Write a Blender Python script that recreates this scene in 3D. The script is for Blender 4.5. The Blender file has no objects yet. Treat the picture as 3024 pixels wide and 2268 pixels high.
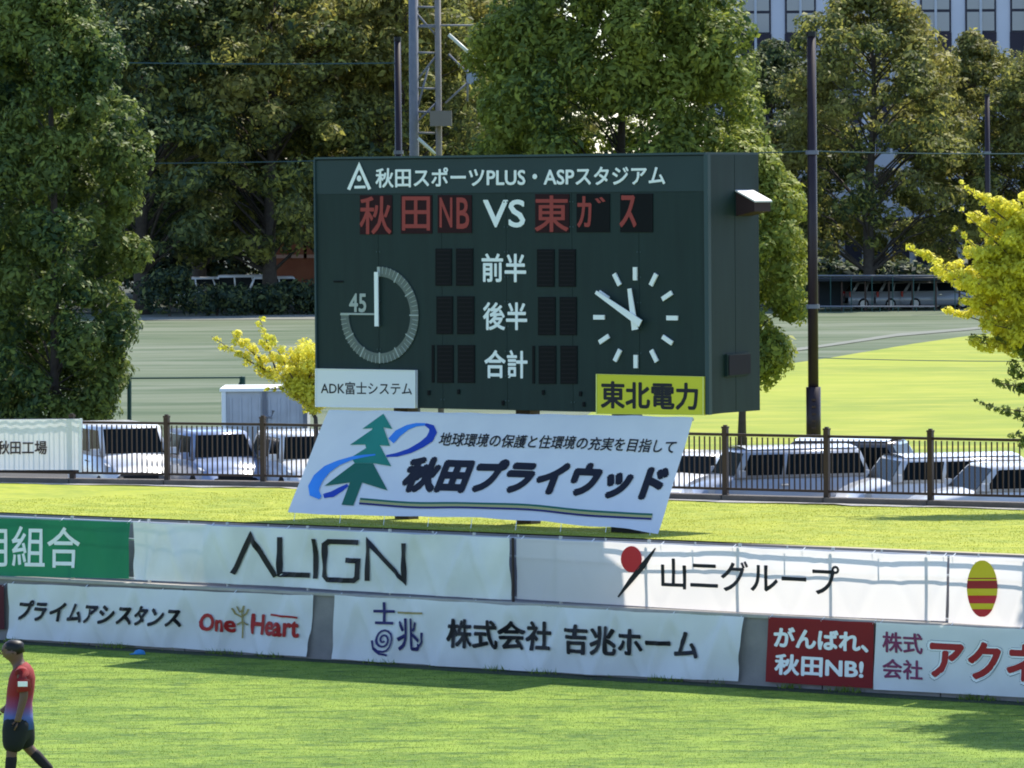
import bpy, bmesh, math, random
import numpy as np
from mathutils import Vector, Matrix

random.seed(7)
RNG = np.random.default_rng(11)
SC = bpy.context.scene
COL = SC.collection
R = math.radians

# ------------------------------------------------------------------ camera
CAM_H = 7.3
FPX = 15000.0            # focal length in pixels of the 3024 px wide photograph
W0, H0 = 3024.0, 2268.0
HOR = 560.0
PITCH = math.atan((H0 / 2 - HOR) / FPX)
ROLL = 0.008
CP = Vector((0, 0, CAM_H))
fwd = Vector((0, math.cos(PITCH), -math.sin(PITCH)))
up0 = Vector((0, math.sin(PITCH), math.cos(PITCH)))
right = Vector((1, 0, 0)) * math.cos(ROLL) - up0 * math.sin(ROLL)
up = up0 * math.cos(ROLL) + Vector((1, 0, 0)) * math.sin(ROLL)
cd = bpy.data.cameras.new('camera')
cam = bpy.data.objects.new('camera', cd)
COL.objects.link(cam)
m = Matrix((right, up, -fwd)).transposed().to_4x4()
m.translation = CP
cam.matrix_world = m
cd.sensor_width = 36
cd.lens = FPX / W0 * 36
cd.clip_start = 1.0
cd.clip_end = 6000
SC.camera = cam

# ------------------------------------------------------------------ light
SUN_EL, SUN_AZ = R(52), R(31)       # azimuth measured from +Y towards +X
world = bpy.data.worlds.new('World')
SC.world = world
world.use_nodes = True
nt = world.node_tree
nt.nodes.clear()
wo = nt.nodes.new('ShaderNodeOutputWorld')
bg = nt.nodes.new('ShaderNodeBackground')
sky = nt.nodes.new('ShaderNodeTexSky')
sky.sky_type = 'NISHITA'
sky.sun_disc = False
sky.sun_elevation = SUN_EL
sky.sun_rotation = SUN_AZ
sky.air_density = 1.0
sky.dust_density = 0.6
sky.ozone_density = 1.6
bg.inputs[1].default_value = 0.15
tint = nt.nodes.new('ShaderNodeMix'); tint.data_type = 'RGBA'; tint.blend_type = 'MULTIPLY'
tint.inputs[0].default_value = 1.0; tint.inputs[7].default_value = (0.93, 1.0, 1.12, 1)
nt.links.new(sky.outputs[0], tint.inputs[6]); nt.links.new(tint.outputs[2], bg.inputs[0])
nt.links.new(bg.outputs[0], wo.inputs[0])
sd = bpy.data.lights.new('sun', 'SUN')
sd.energy = 4.4
sd.angle = R(0.5)
sd.color = (1.0, 0.93, 0.80)
sun = bpy.data.objects.new('sun', sd)
COL.objects.link(sun)
sdir = Vector((math.sin(SUN_AZ) * math.cos(SUN_EL), math.cos(SUN_AZ) * math.cos(SUN_EL), math.sin(SUN_EL)))
sun.rotation_euler = sdir.to_track_quat('Z', 'Y').to_euler()
sun.location = (30, 60, 60)
SC.view_settings.view_transform = 'Standard'
SC.view_settings.look = 'None'
SC.view_settings.gamma = 1
SC.view_settings.use_curve_mapping = False
SC.view_settings.exposure = 0.86
SC.render.engine = 'CYCLES'
SC.cycles.filter_width = 1.9
SC.cycles.max_bounces = 6
SC.cycles.diffuse_bounces = 3
SC.cycles.transmission_bounces = 4
SC.cycles.transparent_max_bounces = 8

# ------------------------------------------------------------------ helpers
def ray(px, py):
    return fwd * FPX + right * (px - W0 / 2) + up * (H0 / 2 - py)

def atY(px, py, Y):
    d = ray(px, py)
    return CP + d * (Y / d.y)

def atZ(px, py, z):
    d = ray(px, py)
    return CP + d * ((z - CAM_H) / d.z)

def atP(px, py, p0, n):
    d = ray(px, py)
    return CP + d * ((p0 - CP).dot(n) / d.dot(n))

def srgb(r, g, b):
    def c(v):
        v /= 255.0
        return v / 12.92 if v <= 0.04045 else ((v + 0.055) / 1.055) ** 2.4
    return (c(r), c(g), c(b))

def tag(o, label=None, cat=None, group=None, kind=None):
    if label: o['label'] = label
    if cat: o['category'] = cat
    if group: o['group'] = group
    if kind: o['kind'] = kind
    return o

def wloc(o):
    v = Vector((0, 0, 0))
    while o is not None:
        v += o.location
        o = o.parent
    return v

def link(name, me, parent=None, loc=None):
    o = bpy.data.objects.new(name, me)
    COL.objects.link(o)
    if parent is not None: o.parent = parent
    if loc is not None: o.location = loc
    return o

def empty(name, loc, label=None, cat=None, group=None, rz=0):
    o = link(name, None, loc=loc)
    o.empty_display_size = 0.3
    o.rotation_euler = (0, 0, rz)
    return tag(o, label, cat, group)

def mesh(name, V, F, mat, smooth=False, mats=None, midx=None):
    me = bpy.data.meshes.new(name)
    me.from_pydata([tuple(v) for v in V], [], F)
    if mats:
        for q in mats: me.materials.append(q)
        me.polygons.foreach_set('material_index', midx)
    elif mat: me.materials.append(mat)
    if smooth:
        me.polygons.foreach_set('use_smooth', [True] * len(me.polygons))
    me.update()
    return me

def wmk(name, V, F, mat, parent=None, smooth=False):
    """vertices given in world coordinates; parents are unrotated"""
    if parent is not None:
        b = wloc(parent)
        V = [Vector(v) - b for v in V]
        return link(name, mesh(name, V, F, mat, smooth), parent)
    c = Vector((0, 0, 0))
    for v in V: c += Vector(v)
    c /= max(1, len(V))
    return link(name, mesh(name, [Vector(v) - c for v in V], F, mat, smooth), None, c)

class MB:
    def __init__(s): s.V = []; s.F = []
    def add(s, V, F):
        b = len(s.V)
        s.V += [Vector(v) for v in V]
        s.F += [tuple(i + b for i in f) for f in F]
        return s
    def hexa(s, a, b):     # a, b: four corners each (bottom loop, top loop)
        return s.add(list(a) + list(b), [(3, 2, 1, 0), (4, 5, 6, 7), (0, 1, 5, 4), (1, 2, 6, 5), (2, 3, 7, 6), (3, 0, 4, 7)])
    def box(s, c, size, ux=Vector((1, 0, 0)), uy=Vector((0, 1, 0)), uz=Vector((0, 0, 1))):
        c = Vector(c); x, y, z = [k / 2 for k in size]
        q = [(-x, -y), (x, -y), (x, y), (-x, y)]
        return s.hexa([c + ux * i + uy * j - uz * z for i, j in q], [c + ux * i + uy * j + uz * z for i, j in q])
    def tube(s, pts, rad, n=8, cap=True):
        pts = [Vector(p) for p in pts]
        if not isinstance(rad, (list, tuple)): rad = [rad] * len(pts)
        b = len(s.V)
        for i, p in enumerate(pts):
            d = (pts[min(i + 1, len(pts) - 1)] - pts[max(i - 1, 0)]).normalized()
            a = d.orthogonal().normalized() if abs(d.z) < 0.95 else Vector((1, 0, 0))
            a = (a - d * a.dot(d)).normalized(); e = d.cross(a)
            for k in range(n):
                t = 2 * math.pi * k / n
                s.V.append(p + (a * math.cos(t) + e * math.sin(t)) * rad[i])
        for i in range(len(pts) - 1):
            for k in range(n):
                k2 = (k + 1) % n
                s.F.append((b + i * n + k, b + i * n + k2, b + (i + 1) * n + k2, b + (i + 1) * n + k))
        if cap:
            s.F.append(tuple(b + k for k in reversed(range(n))))
            s.F.append(tuple(b + (len(pts) - 1) * n + k for k in range(n)))
        return s
    def obj(s, name, mat, parent=None, smooth=False):
        return wmk(name, s.V, s.F, mat, parent, smooth)
    def me(s, name, mat, smooth=False):
        return mesh(name, s.V, s.F, mat, smooth)

# ------------------------------------------------------------------ materials
MATS = {}
def mat(name, base, rough=0.6, metal=0.0, noise=None, nscale=5.0, namt=0.25, bump=0.0, bscale=30.0,
        transl=0.0, emit=None, estr=0.0, spec=0.3, coat=0.0, coords='Object', vec=(1, 1, 1), island=None):
    if name in MATS: return MATS[name]
    M = bpy.data.materials.new(name)
    M.use_nodes = True
    N = M.node_tree.nodes; L = M.node_tree.links
    P = N['Principled BSDF']; out = N['Material Output']
    P.inputs['Roughness'].default_value = rough
    P.inputs['Metallic'].default_value = metal
    P.inputs['Specular IOR Level'].default_value = spec
    P.inputs['Coat Weight'].default_value = coat
    col = None
    rgb = N.new('ShaderNodeRGB'); rgb.outputs[0].default_value = (*base, 1); col = rgb.outputs[0]
    tc = N.new('ShaderNodeTexCoord'); mp = N.new('ShaderNodeMapping'); mp.inputs['Scale'].default_value = vec
    L.new(tc.outputs[coords], mp.inputs[0])
    if island:
        g = N.new('ShaderNodeNewGeometry'); cr = N.new('ShaderNodeValToRGB')
        cr.color_ramp.elements[0].color = (*island[0], 1); cr.color_ramp.elements[1].color = (*island[-1], 1)
        for i, c in enumerate(island[1:-1]):
            e = cr.color_ramp.elements.new((i + 1) / (len(island) - 1)); e.color = (*c, 1)
        L.new(g.outputs['Random Per Island'], cr.inputs[0])
        col = cr.outputs[0]
    if noise:
        nz = N.new('ShaderNodeTexNoise'); nz.inputs['Scale'].default_value = nscale
        nz.inputs['Detail'].default_value = 5
        L.new(mp.outputs[0], nz.inputs['Vector'])
        r2 = N.new('ShaderNodeValToRGB'); r2.color_ramp.elements[0].position = 0.5 - namt; r2.color_ramp.elements[1].position = 0.5 + namt
        L.new(nz.outputs[0], r2.inputs[0])
        mx = N.new('ShaderNodeMix'); mx.data_type = 'RGBA'
        L.new(r2.outputs[0], mx.inputs[0]); L.new(col, mx.inputs[6]); mx.inputs[7].default_value = (*noise, 1)
        if island:
            mx.blend_type = 'MIX'
            mm = N.new('ShaderNodeMath'); mm.operation = 'MULTIPLY'; mm.inputs[1].default_value = 0.5
            L.new(r2.outputs[0], mm.inputs[0]); L.new(mm.outputs[0], mx.inputs[0])
        col = mx.outputs[2]
    L.new(col, P.inputs['Base Color'])
    if bump:
        nb = N.new('ShaderNodeTexNoise'); nb.inputs['Scale'].default_value = bscale; nb.inputs['Detail'].default_value = 4
        L.new(mp.outputs[0], nb.inputs['Vector'])
        bp_ = N.new('ShaderNodeBump'); bp_.inputs['Strength'].default_value = bump; bp_.inputs['Distance'].default_value = 0.02
        L.new(nb.outputs[0], bp_.inputs['Height']); L.new(bp_.outputs[0], P.inputs['Normal'])
    if emit:
        P.inputs['Emission Color'].default_value = (*emit, 1); P.inputs['Emission Strength'].default_value = estr
    if transl:
        T = N.new('ShaderNodeBsdfTranslucent'); L.new(col, T.inputs[0])
        ms = N.new('ShaderNodeMixShader'); ms.inputs[0].default_value = transl
        L.new(P.outputs[0], ms.inputs[1]); L.new(T.outputs[0], ms.inputs[2]); L.new(ms.outputs[0], out.inputs[0])
    MATS[name] = M
    return M

def grass_mat(name, cols, scales, vec=(1, 1, 1), bump=0.5):
    M = bpy.data.materials.new(name); M.use_nodes = True
    N = M.node_tree.nodes; L = M.node_tree.links; P = N['Principled BSDF']
    P.inputs['Roughness'].default_value = 0.85; P.inputs['Specular IOR Level'].default_value = 0.15
    tc = N.new('ShaderNodeTexCoord'); mp = N.new('ShaderNodeMapping'); mp.inputs['Scale'].default_value = vec
    L.new(tc.outputs['Object'], mp.inputs[0])
    c = None
    for i, (sc_, lo, hi) in enumerate(scales):
        nz = N.new('ShaderNodeTexNoise'); nz.inputs['Scale'].default_value = sc_; nz.inputs['Detail'].default_value = 6
        nz.inputs['Roughness'].default_value = 0.65
        L.new(mp.outputs[0], nz.inputs['Vector'])
        rp = N.new('ShaderNodeValToRGB'); rp.color_ramp.elements[0].position = lo; rp.color_ramp.elements[1].position = hi
        L.new(nz.outputs[0], rp.inputs[0])
        mx = N.new('ShaderNodeMix'); mx.data_type = 'RGBA'
        L.new(rp.outputs[0], mx.inputs[0])
        if c is None: mx.inputs[6].default_value = (*cols[0], 1)
        else: L.new(c, mx.inputs[6])
        mx.inputs[7].default_value = (*cols[i + 1], 1)
        c = mx.outputs[2]
    L.new(c, P.inputs['Base Color'])
    nb = N.new('ShaderNodeTexNoise'); nb.inputs['Scale'].default_value = 25; nb.inputs['Detail'].default_value = 6
    L.new(mp.outputs[0], nb.inputs['Vector'])
    b = N.new('ShaderNodeBump'); b.inputs['Strength'].default_value = bump; b.inputs['Distance'].default_value = 0.03
    L.new(nb.outputs[0], b.inputs['Height']); L.new(b.outputs[0], P.inputs['Normal'])
    b.inputs['Distance'].default_value = 0.015
    return M

WHITE = mat('banner_cloth', (0.84, 0.85, 0.86), 0.7, transl=0.18, noise=(0.74, 0.745, 0.75), nscale=1.5)
THIN = mat('thin_banner_cloth', (0.84, 0.80, 0.79), 0.7, transl=0.5)
WHITE_OPAQUE = mat('heavy_banner_cloth', (0.80, 0.81, 0.80), 0.7, transl=0.04, noise=(0.60, 0.62, 0.60), nscale=1.2)
GREENB = mat('green_banner_cloth', (0.012, 0.17, 0.085), 0.7, transl=0.06, noise=(0.02, 0.22, 0.10), nscale=1.5)
REDB = mat('red_banner_cloth', (0.28, 0.02, 0.02), 0.7, transl=0.15, noise=(0.22, 0.015, 0.02), nscale=2)
MAROON = mat('maroon_cloth', (0.08, 0.012, 0.02), 0.7)
INK = mat('black_print', (0.008, 0.008, 0.016), 0.5)
INKW = mat('white_print', (0.82, 0.84, 0.84), 0.5)
INKR = mat('red_print', (0.35, 0.015, 0.02), 0.5)
INKRB = mat('bright_red_print', (0.55, 0.02, 0.03), 0.5)
INKP = mat('purple_print', (0.20, 0.03, 0.10), 0.5)
INKG = mat('grey_print', (0.18, 0.22, 0.26), 0.5)
INKN = mat('navy_print', (0.02, 0.02, 0.12), 0.5)
GOLD = mat('gold_print', (0.32, 0.26, 0.12), 0.5)
BOARD = mat('board_paint', (0.005, 0.0175, 0.0175), 0.6, noise=(0.009, 0.027, 0.026), nscale=2.2, namt=0.3, bump=0.05, bscale=3, vec=(3, 3, 0.35))
BOARD_HEAD = mat('board_header_paint', (0.013, 0.032, 0.037), 0.5, noise=(0.017, 0.040, 0.045), nscale=1)
BOARD_TRIM = mat('board_trim', (0.032, 0.06, 0.068), 0.5)
CELL = mat('display_glass', (0.004, 0.005, 0.007), 0.5, spec=0.1)
CELLR = mat('red_display_glass', (0.025, 0.007, 0.010), 0.5, spec=0.1)
LED = mat('led_red', (0.12, 0.02, 0.02), 0.5, emit=(0.9, 0.13, 0.10), estr=0.045)
CONC = mat('concrete', (0.27, 0.25, 0.24), 0.85, noise=(0.19, 0.18, 0.18), nscale=2.5, bump=0.3, bscale=20)
PALECONC = mat('pale_concrete', (0.42, 0.40, 0.36), 0.85, noise=(0.32, 0.30, 0.27), nscale=4, bump=0.3)
CURB = mat('fence_curb_stone', (0.10, 0.085, 0.075), 0.85, noise=(0.16, 0.14, 0.12), nscale=3, bump=0.3)
BROWN = mat('brown_paint', (0.040, 0.020, 0.016), 0.45, noise=(0.055, 0.03, 0.022), nscale=8)
POLEM = mat('dark_pole_paint', (0.022, 0.012, 0.016), 0.4, noise=(0.03, 0.018, 0.02), nscale=5)
GREYSTEEL = mat('grey_steel', (0.15, 0.16, 0.19), 0.7, noise=(0.21, 0.21, 0.23), nscale=6)
GALV = mat('galvanised', (0.45, 0.46, 0.47), 0.45, metal=0.4)
DKGREEN = mat('green_paint', (0.02, 0.07, 0.06), 0.5)
ASPH = mat('asphalt', (0.055, 0.055, 0.058), 0.9, noise=(0.075, 0.072, 0.07), nscale=1, bump=0.4, bscale=60)

# ------------------------------------------------------------------ site geometry
# pitch wall: straight line through these two points
WA, WB = Vector((-7.97, 82.6, 0)), Vector((7.2, 71.6, 0))
U = (WB - WA).normalized()
NF = Vector((U.y, -U.x, 0))             # towards the field
if NF.y > 0: NF = -NF
WO = (WA + WB) / 2
def wp(s, t, z): return WO + U * s + NF * t + Vector((0, 0, z))
FENCE = [Vector(p) for p in ((-52, 131.5, 0), (-10.1, 100.1, 0), (-4.2, 97.7, 0), (3.1, 92.9, 0), (9.0, 89.5, 0), (60, 60, 0))]
FENCE[0] = FENCE[1] + (FENCE[1] - FENCE[2]).normalized() * 50
FENCE[-1] = FENCE[-2] + (FENCE[-2] - FENCE[-3]).normalized() * 50

PITCHM = grass_mat('pitch_turf', [(0.108, 0.185, 0.022), (0.19, 0.275, 0.034), (0.050, 0.105, 0.016), (0.25, 0.315, 0.045)],
                   [(0.9, 0.44, 0.56), (2.6, 0.48, 0.64), (8, 0.50, 0.70)], vec=(0.45, 1, 1))
BANKM = grass_mat('bank_turf', [(0.29, 0.32, 0.028), (0.20, 0.25, 0.026), (0.38, 0.38, 0.055), (0.14, 0.19, 0.026)],
                  [(0.9, 0.40, 0.62), (3.0, 0.50, 0.70), (9, 0.55, 0.75)], vec=(1, 1, 1))
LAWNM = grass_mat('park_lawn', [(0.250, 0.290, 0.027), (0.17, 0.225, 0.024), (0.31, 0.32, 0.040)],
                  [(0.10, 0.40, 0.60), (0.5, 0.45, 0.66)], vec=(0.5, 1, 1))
WORN_SHADOWM = grass_mat('worn_field_shadow_streaks', [(0.092, 0.118, 0.064), (0.135, 0.155, 0.104), (0.050, 0.080, 0.034)],
                  [(0.10, 0.42, 0.58), (0.30, 0.46, 0.62)], vec=(0.25, 1, 1), bump=0.3)  # stretched noise also paints in streaks of raking tree shadow

def sheet(name, poly, z, m_, kind='structure'):
    o = wmk(name, [Vector((p[0], p[1], z if len(p) < 3 else p[2])) for p in poly], [tuple(range(len(poly)))], m_)
    tag(o, kind=kind); return o

# football pitch
a, b = wp(-90, 0.0, 0), wp(90, 0.0, 0)
sheet('pitch_grass', [(a.x, a.y), (b.x, b.y), (b.x, -120), (a.x, -120)][::-1], 0, PITCHM)

foot_shade = [wp(-60, 0.004, 0.004), wp(60, 0.004, 0.004)] + [wp(60 - i * 2.4, 0.48 + 0.07 * math.sin(i * 2.1) + 0.05 * math.sin(i * 5.3), 0.004) for i in range(51)]  # dark strip that paints the wall's shadow onto the turf edge
o = wmk('wall_foot_shade', foot_shade, [tuple(range(len(foot_shade)))], mat('wall_shade_tint', (0.035, 0.050, 0.022), 0.95, noise=(0.02, 0.028, 0.016), nscale=3)); tag(o, kind='structure')
# terrace slab and retaining step behind the wall
def wall_prof(name, prof, s0, s1, m_, kind=None, closed=True):
    n = len(prof)
    V = [wp(s0, t, z) for t, z in prof] + [wp(s1, t, z) for t, z in prof]
    F = [(i, (i + 1) % n, n + (i + 1) % n, n + i) for i in range(n if closed else n - 1)]
    if closed: F += [tuple(range(n))[::-1], tuple(range(n, 2 * n))]
    o = wmk(name, V, F, m_)
    if kind: tag(o, kind=kind)
    return o

wall_prof('terrace_path', [(-0.22, 0.90), (-0.22, 1.0), (-1.30, 1.0), (-1.30, 0.90)], -60, 60, CONC, 'structure')

# perimeter wall as a thing with its panels
pw = empty('perimeter_wall', wp(0, 0, 0), 'low grey concrete wall round the pitch, mostly hidden by the lower row of banners', 'wall')
PAN = 2.0
s = -12.0
while s < 12.0:
    q = MB()
    q.hexa([wp(s + 0.012, 0, -0.2), wp(s + PAN - 0.012, 0, -0.2), wp(s + PAN - 0.012, -0.2, -0.2), wp(s + 0.012, -0.2, -0.2)],
           [wp(s + 0.012, 0, 1.0), wp(s + PAN - 0.012, 0, 1.0), wp(s + PAN - 0.012, -0.2, 1.0), wp(s + 0.012, -0.2, 1.0)])
    q.obj('wall_panel', CONC, pw)
    s += PAN
for s0, s1 in ((-60, -12.02), (12.02, 60)):
    q = MB(); q.hexa([wp(s0, 0, -0.2), wp(s1, 0, -0.2), wp(s1, -0.2, -0.2), wp(s0, -0.2, -0.2)],
                     [wp(s0, 0, 1.0), wp(s1, 0, 1.0), wp(s1, -0.2, 1.0), wp(s0, -0.2, 1.0)])
    q.obj('wall_panel', CONC, pw)
q = MB(); q.hexa([wp(-60, 0.03, 1.003), wp(60, 0.03, 1.003), wp(60, -0.23, 1.003), wp(-60, -0.23, 1.003)],
                 [wp(-60, 0.03, 1.045), wp(60, 0.03, 1.045), wp(60, -0.23, 1.045), wp(-60, -0.23, 1.045)])
q.obj('coping', PALECONC, pw)
# core joining the panel joints
q = MB(); q.hexa([wp(-60, -0.06, -0.2), wp(60, -0.06, -0.2), wp(60, -0.16, -0.2), wp(-60, -0.16, -0.2)],
                 [wp(-60, -0.06, 0.98), wp(60, -0.06, 0.98), wp(60, -0.16, 0.98), wp(-60, -0.16, 0.98)])
q.obj('wall_core', CURB, pw)

# grass bank from the step to the fence (slightly uneven grid)
def line_at(poly, s):
    # intersection of the normal line at s with the fence polyline (in plan)
    o = wp(s, 0, 0); d = -NF
    best = None
    for i in range(len(poly) - 1):
        p, q_ = poly[i], poly[i + 1]; e = q_ - p
        den = d.x * e.y - d.y * e.x
        if abs(den) < 1e-9: continue
        w = p - o
        t = (w.x * e.y - w.y * e.x) / den
        k = (w.x * d.y - w.y * d.x) / den
        if -0.001 <= k <= 1.001 and t > 0: best = t if best is None else min(best, t)
    return best
def bank_z(s, k):
    n = math.sin(s * 0.9 + 1.3) * 0.02 + math.sin(s * 2.3 + k * 5) * 0.012
    return 1.99 - 0.39 * k + n * math.sin(k * math.pi)
V, F = [], []
NS, NT = 120, 16
for i in range(NS + 1):
    s = -40 + 80 * i / NS
    tf = line_at(FENCE, s) or 18
    for j in range(NT + 1):
        k = j / NT
        V.append(wp(s, -1.3 - (tf - 1.3 + 0.2) * k, bank_z(s, k)))
for i in range(NS):
    for j in range(NT):
        a = i * (NT + 1) + j
        F.append((a, a + NT + 1, a + NT + 2, a + 1))
bank = wmk('grass_bank', V, F, BANKM, smooth=True); tag(bank, kind='structure')
q = MB(); q.hexa([wp(-40, -1.28, 0.8), wp(40, -1.28, 0.8), wp(40, -1.34, 0.8), wp(-40, -1.34, 0.8)],
                 [wp(-40, -1.28, 1.97), wp(40, -1.28, 1.97), wp(40, -1.34, 1.97), wp(-40, -1.34, 1.97)])
o = q.obj('retaining_wall', CONC); tag(o, 'plain concrete retaining wall holding up the grass bank behind the railing', 'wall')

# park beyond the fence
PZ = 0.85
far = [(p.x, p.y) for p in FENCE]
FL, FR = FENCE[0], FENCE[-1]
sheet('park_ground', [(FL.x, FL.y)] + [(p.x, p.y) for p in FENCE[1:-1]] + [(FR.x, FR.y), (3000, 60), (3000, 5000), (-3000, 5000), (-3000, FL.y)], PZ - 0.02, WORN_SHADOWM)
sheet('parking_asphalt', [(FL.x, FL.y + .3)] + [(p.x, p.y + .3) for p in FENCE[1:-1]] + [(FR.x, FR.y + .3), (70, 118), (-60, 118)], PZ, ASPH)
def g(px, py): p = atZ(px, py, PZ); return (p.x, p.y)
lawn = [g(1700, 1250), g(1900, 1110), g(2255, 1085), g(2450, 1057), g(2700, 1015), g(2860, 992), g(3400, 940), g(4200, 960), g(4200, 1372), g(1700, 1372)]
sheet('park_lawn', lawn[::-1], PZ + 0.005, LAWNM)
path = [g(1700, 1075), g(2255, 1040), g(2450, 1015), g(2650, 985), g(2860, 968), g(3400, 915), g(3400, 921), g(2860, 975), g(2650, 993), g(2450, 1022), g(2255, 1050), g(1700, 1086)]
sheet('park_path', path[::-1], PZ + 0.006, mat('path_grit', (0.17, 0.18, 0.15), 0.9, noise=(0.13, 0.14, 0.11), nscale=0.6))
TREE_SHADEM = mat('tree_shade_tint', (0.030, 0.034, 0.020), 0.95, noise=(0.05, 0.055, 0.03), nscale=0.5)  # dark colour painting tree shade over the grass below the crowns
sheet('tree_shade_ground', [g(-800, 929), g(1500, 921), (20, 700), (-120, 700)], PZ + 0.010, TREE_SHADEM)
sheet('tree_shade_ground', [g(1500, 921), g(2250, 905), g(3300, 898), (160, 700), (20.5, 700)], PZ + 0.014, TREE_SHADEM)
# pale gravel strip on the left field top
sheet('gravel_strip', [g(380, 946), g(1300, 940), g(1300, 928), g(380, 931)], PZ + 0.004, mat('gravel', (0.20, 0.20, 0.17), 0.9, noise=(0.16, 0.165, 0.13), nscale=0.2))

# ------------------------------------------------------------------ lettering
_fontcache = {}
def glyphs(text, bold=0.0, res=3):
    key = (text, round(bold, 4))
    if key in _fontcache: return _fontcache[key]
    cu = bpy.data.curves.new('t', 'FONT'); cu.body = text; cu.size = 1; cu.resolution_u = res; cu.offset = bold
    o = bpy.data.objects.new('t', cu); COL.objects.link(o)
    dg = bpy.context.evaluated_depsgraph_get(); dg.update()
    me = bpy.data.meshes.new_from_object(o.evaluated_get(dg))
    V = np.array([v.co[:2] for v in me.vertices]); F = [tuple(p.vertices) for p in me.polygons]
    bpy.data.objects.remove(o); bpy.data.curves.remove(cu); bpy.data.meshes.remove(me)
    _fontcache[key] = (V, F)
    return V, F

def lettering(text, TL, TR, BL, proj, m_, parent, lift=0.006, bold=0.02, name='lettering', cut=0.0, shear=0.0):
    V, F = glyphs(text, 0.0)
    mn, mx = V.min(0), V.max(0)
    n0 = len(V); nsh = 8 if bold > 0.03 else 6
    bold = bold * 1.15
    rings = [(0.0, 0.0)] + [(bold * math.cos(2 * math.pi * k / nsh), bold * math.sin(2 * math.pi * k / nsh)) for k in range(nsh)]
    # every copy of a glyph sits a hair behind the one before, so no two faces share a plane
    VV = np.concatenate([V + np.array(sh_) for sh_ in rings]); ZZ = np.repeat(np.arange(len(rings)), n0) * -0.0004
    FF = [tuple(i + k * n0 for i in f) for k in range(len(rings)) for f in F]
    F = FF
    mn = mn - bold; mx = mx + bold
    nV = (VV - mn) / (mx - mn)
    tl, tr, bl = Vector(TL), Vector(TR), Vector(BL)
    if cut:
        bm = bmesh.new()
        vs = [bm.verts.new((v[0] * (tr - tl).length, v[1] * (tl - bl).length, ZZ[i_] * 1000)) for i_, v in enumerate(nV)]
        for f in F:
            try: bm.faces.new([vs[i] for i in f])
            except ValueError: pass
        w_, h_ = (tr - tl).length, (tl - bl).length
        for x in np.arange(cut, w_, cut):
            bmesh.ops.bisect_plane(bm, geom=bm.verts[:] + bm.edges[:] + bm.faces[:], plane_co=(x, 0, 0), plane_no=(1, 0, 0))
        for y in np.arange(cut, h_, cut):
            bmesh.ops.bisect_plane(bm, geom=bm.verts[:] + bm.edges[:] + bm.faces[:], plane_co=(0, y, 0), plane_no=(0, 1, 0))
        bm.verts.index_update()
        nV = [(v.co.x / w_, v.co.y / h_) for v in bm.verts]; ZZ = [v.co.z / 1000 for v in bm.verts]
        F = [tuple(v.index for v in f.verts) for f in bm.faces]
        bm.free()
    P = []
    for (x, y), dz_ in zip(nV, ZZ):
        pp = bl + (tr - tl) * x + (tl - bl) * y
        pp.x += shear * y
        P.append(proj(pp.x, pp.y, lift + dz_))
    return wmk(name, P, F, m_, parent)

def flat(name, pts, proj, m_, parent, lift=0.005, cut=None):
    """a flat printed or cut-out shape given as a pixel outline"""
    me_pts = [proj(x, y, lift) for x, y in pts]
    if len(pts) > 4:
        bm = bmesh.new()
        f = bm.faces.new([bm.verts.new(p) for p in me_pts]); bmesh.ops.triangulate(bm, faces=[f], ngon_method='EAR_CLIP')
        bm.verts.index_update()
        V = [v.co.copy() for v in bm.verts]; F = [tuple(v.index for v in f.verts) for f in bm.faces]; bm.free()
    else: V, F = me_pts, [tuple(range(len(pts)))]
    return wmk(name, V, F, m_, parent)

def stroke(pts, w, steps=1):
    """pixel polyline -> list of quads (mitred); w scalar or list"""
    n = len(pts)
    if not isinstance(w, (list, tuple)): w = [w] * n
    L_, R_ = [], []
    for i in range(n):
        p = Vector(pts[i])
        d1 = (Vector(pts[i]) - Vector(pts[i - 1])).normalized() if i else None
        d2 = (Vector(pts[i + 1]) - Vector(pts[i])).normalized() if i < n - 1 else None
        if d1 is None: d1 = d2
        if d2 is None: d2 = d1
        nn = Vector((-(d1 + d2).y, (d1 + d2).x))
        if nn.length < 1e-4: nn = Vector((-d1.y, d1.x))
        nn.normalize()
        c = max(0.45, nn.dot(Vector((-d1.y, d1.x))))
        L_.append(p + nn * w[i] / 2 / c); R_.append(p - nn * w[i] / 2 / c)
    return [(L_[i], L_[i + 1], R_[i + 1], R_[i]) for i in range(n - 1)]

def strokes(name, lines, w, proj, m_, parent, lift=0.006):
    q = MB()
    for ln in lines:
        for a_, b_, c_, d_ in stroke(ln, w):
            n_ = max(1, int((Vector(b_) - Vector(a_)).length / 8))
            for k in range(n_):
                k0, k1 = k / n_, (k + 1) / n_
                q.add([proj(p[0], p[1], lift) for p in (a_.lerp(b_, k0), a_.lerp(b_, k1), d_.lerp(c_, k1), d_.lerp(c_, k0))], [(0, 1, 2, 3)])
    return q.obj(name, m_, parent)

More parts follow.
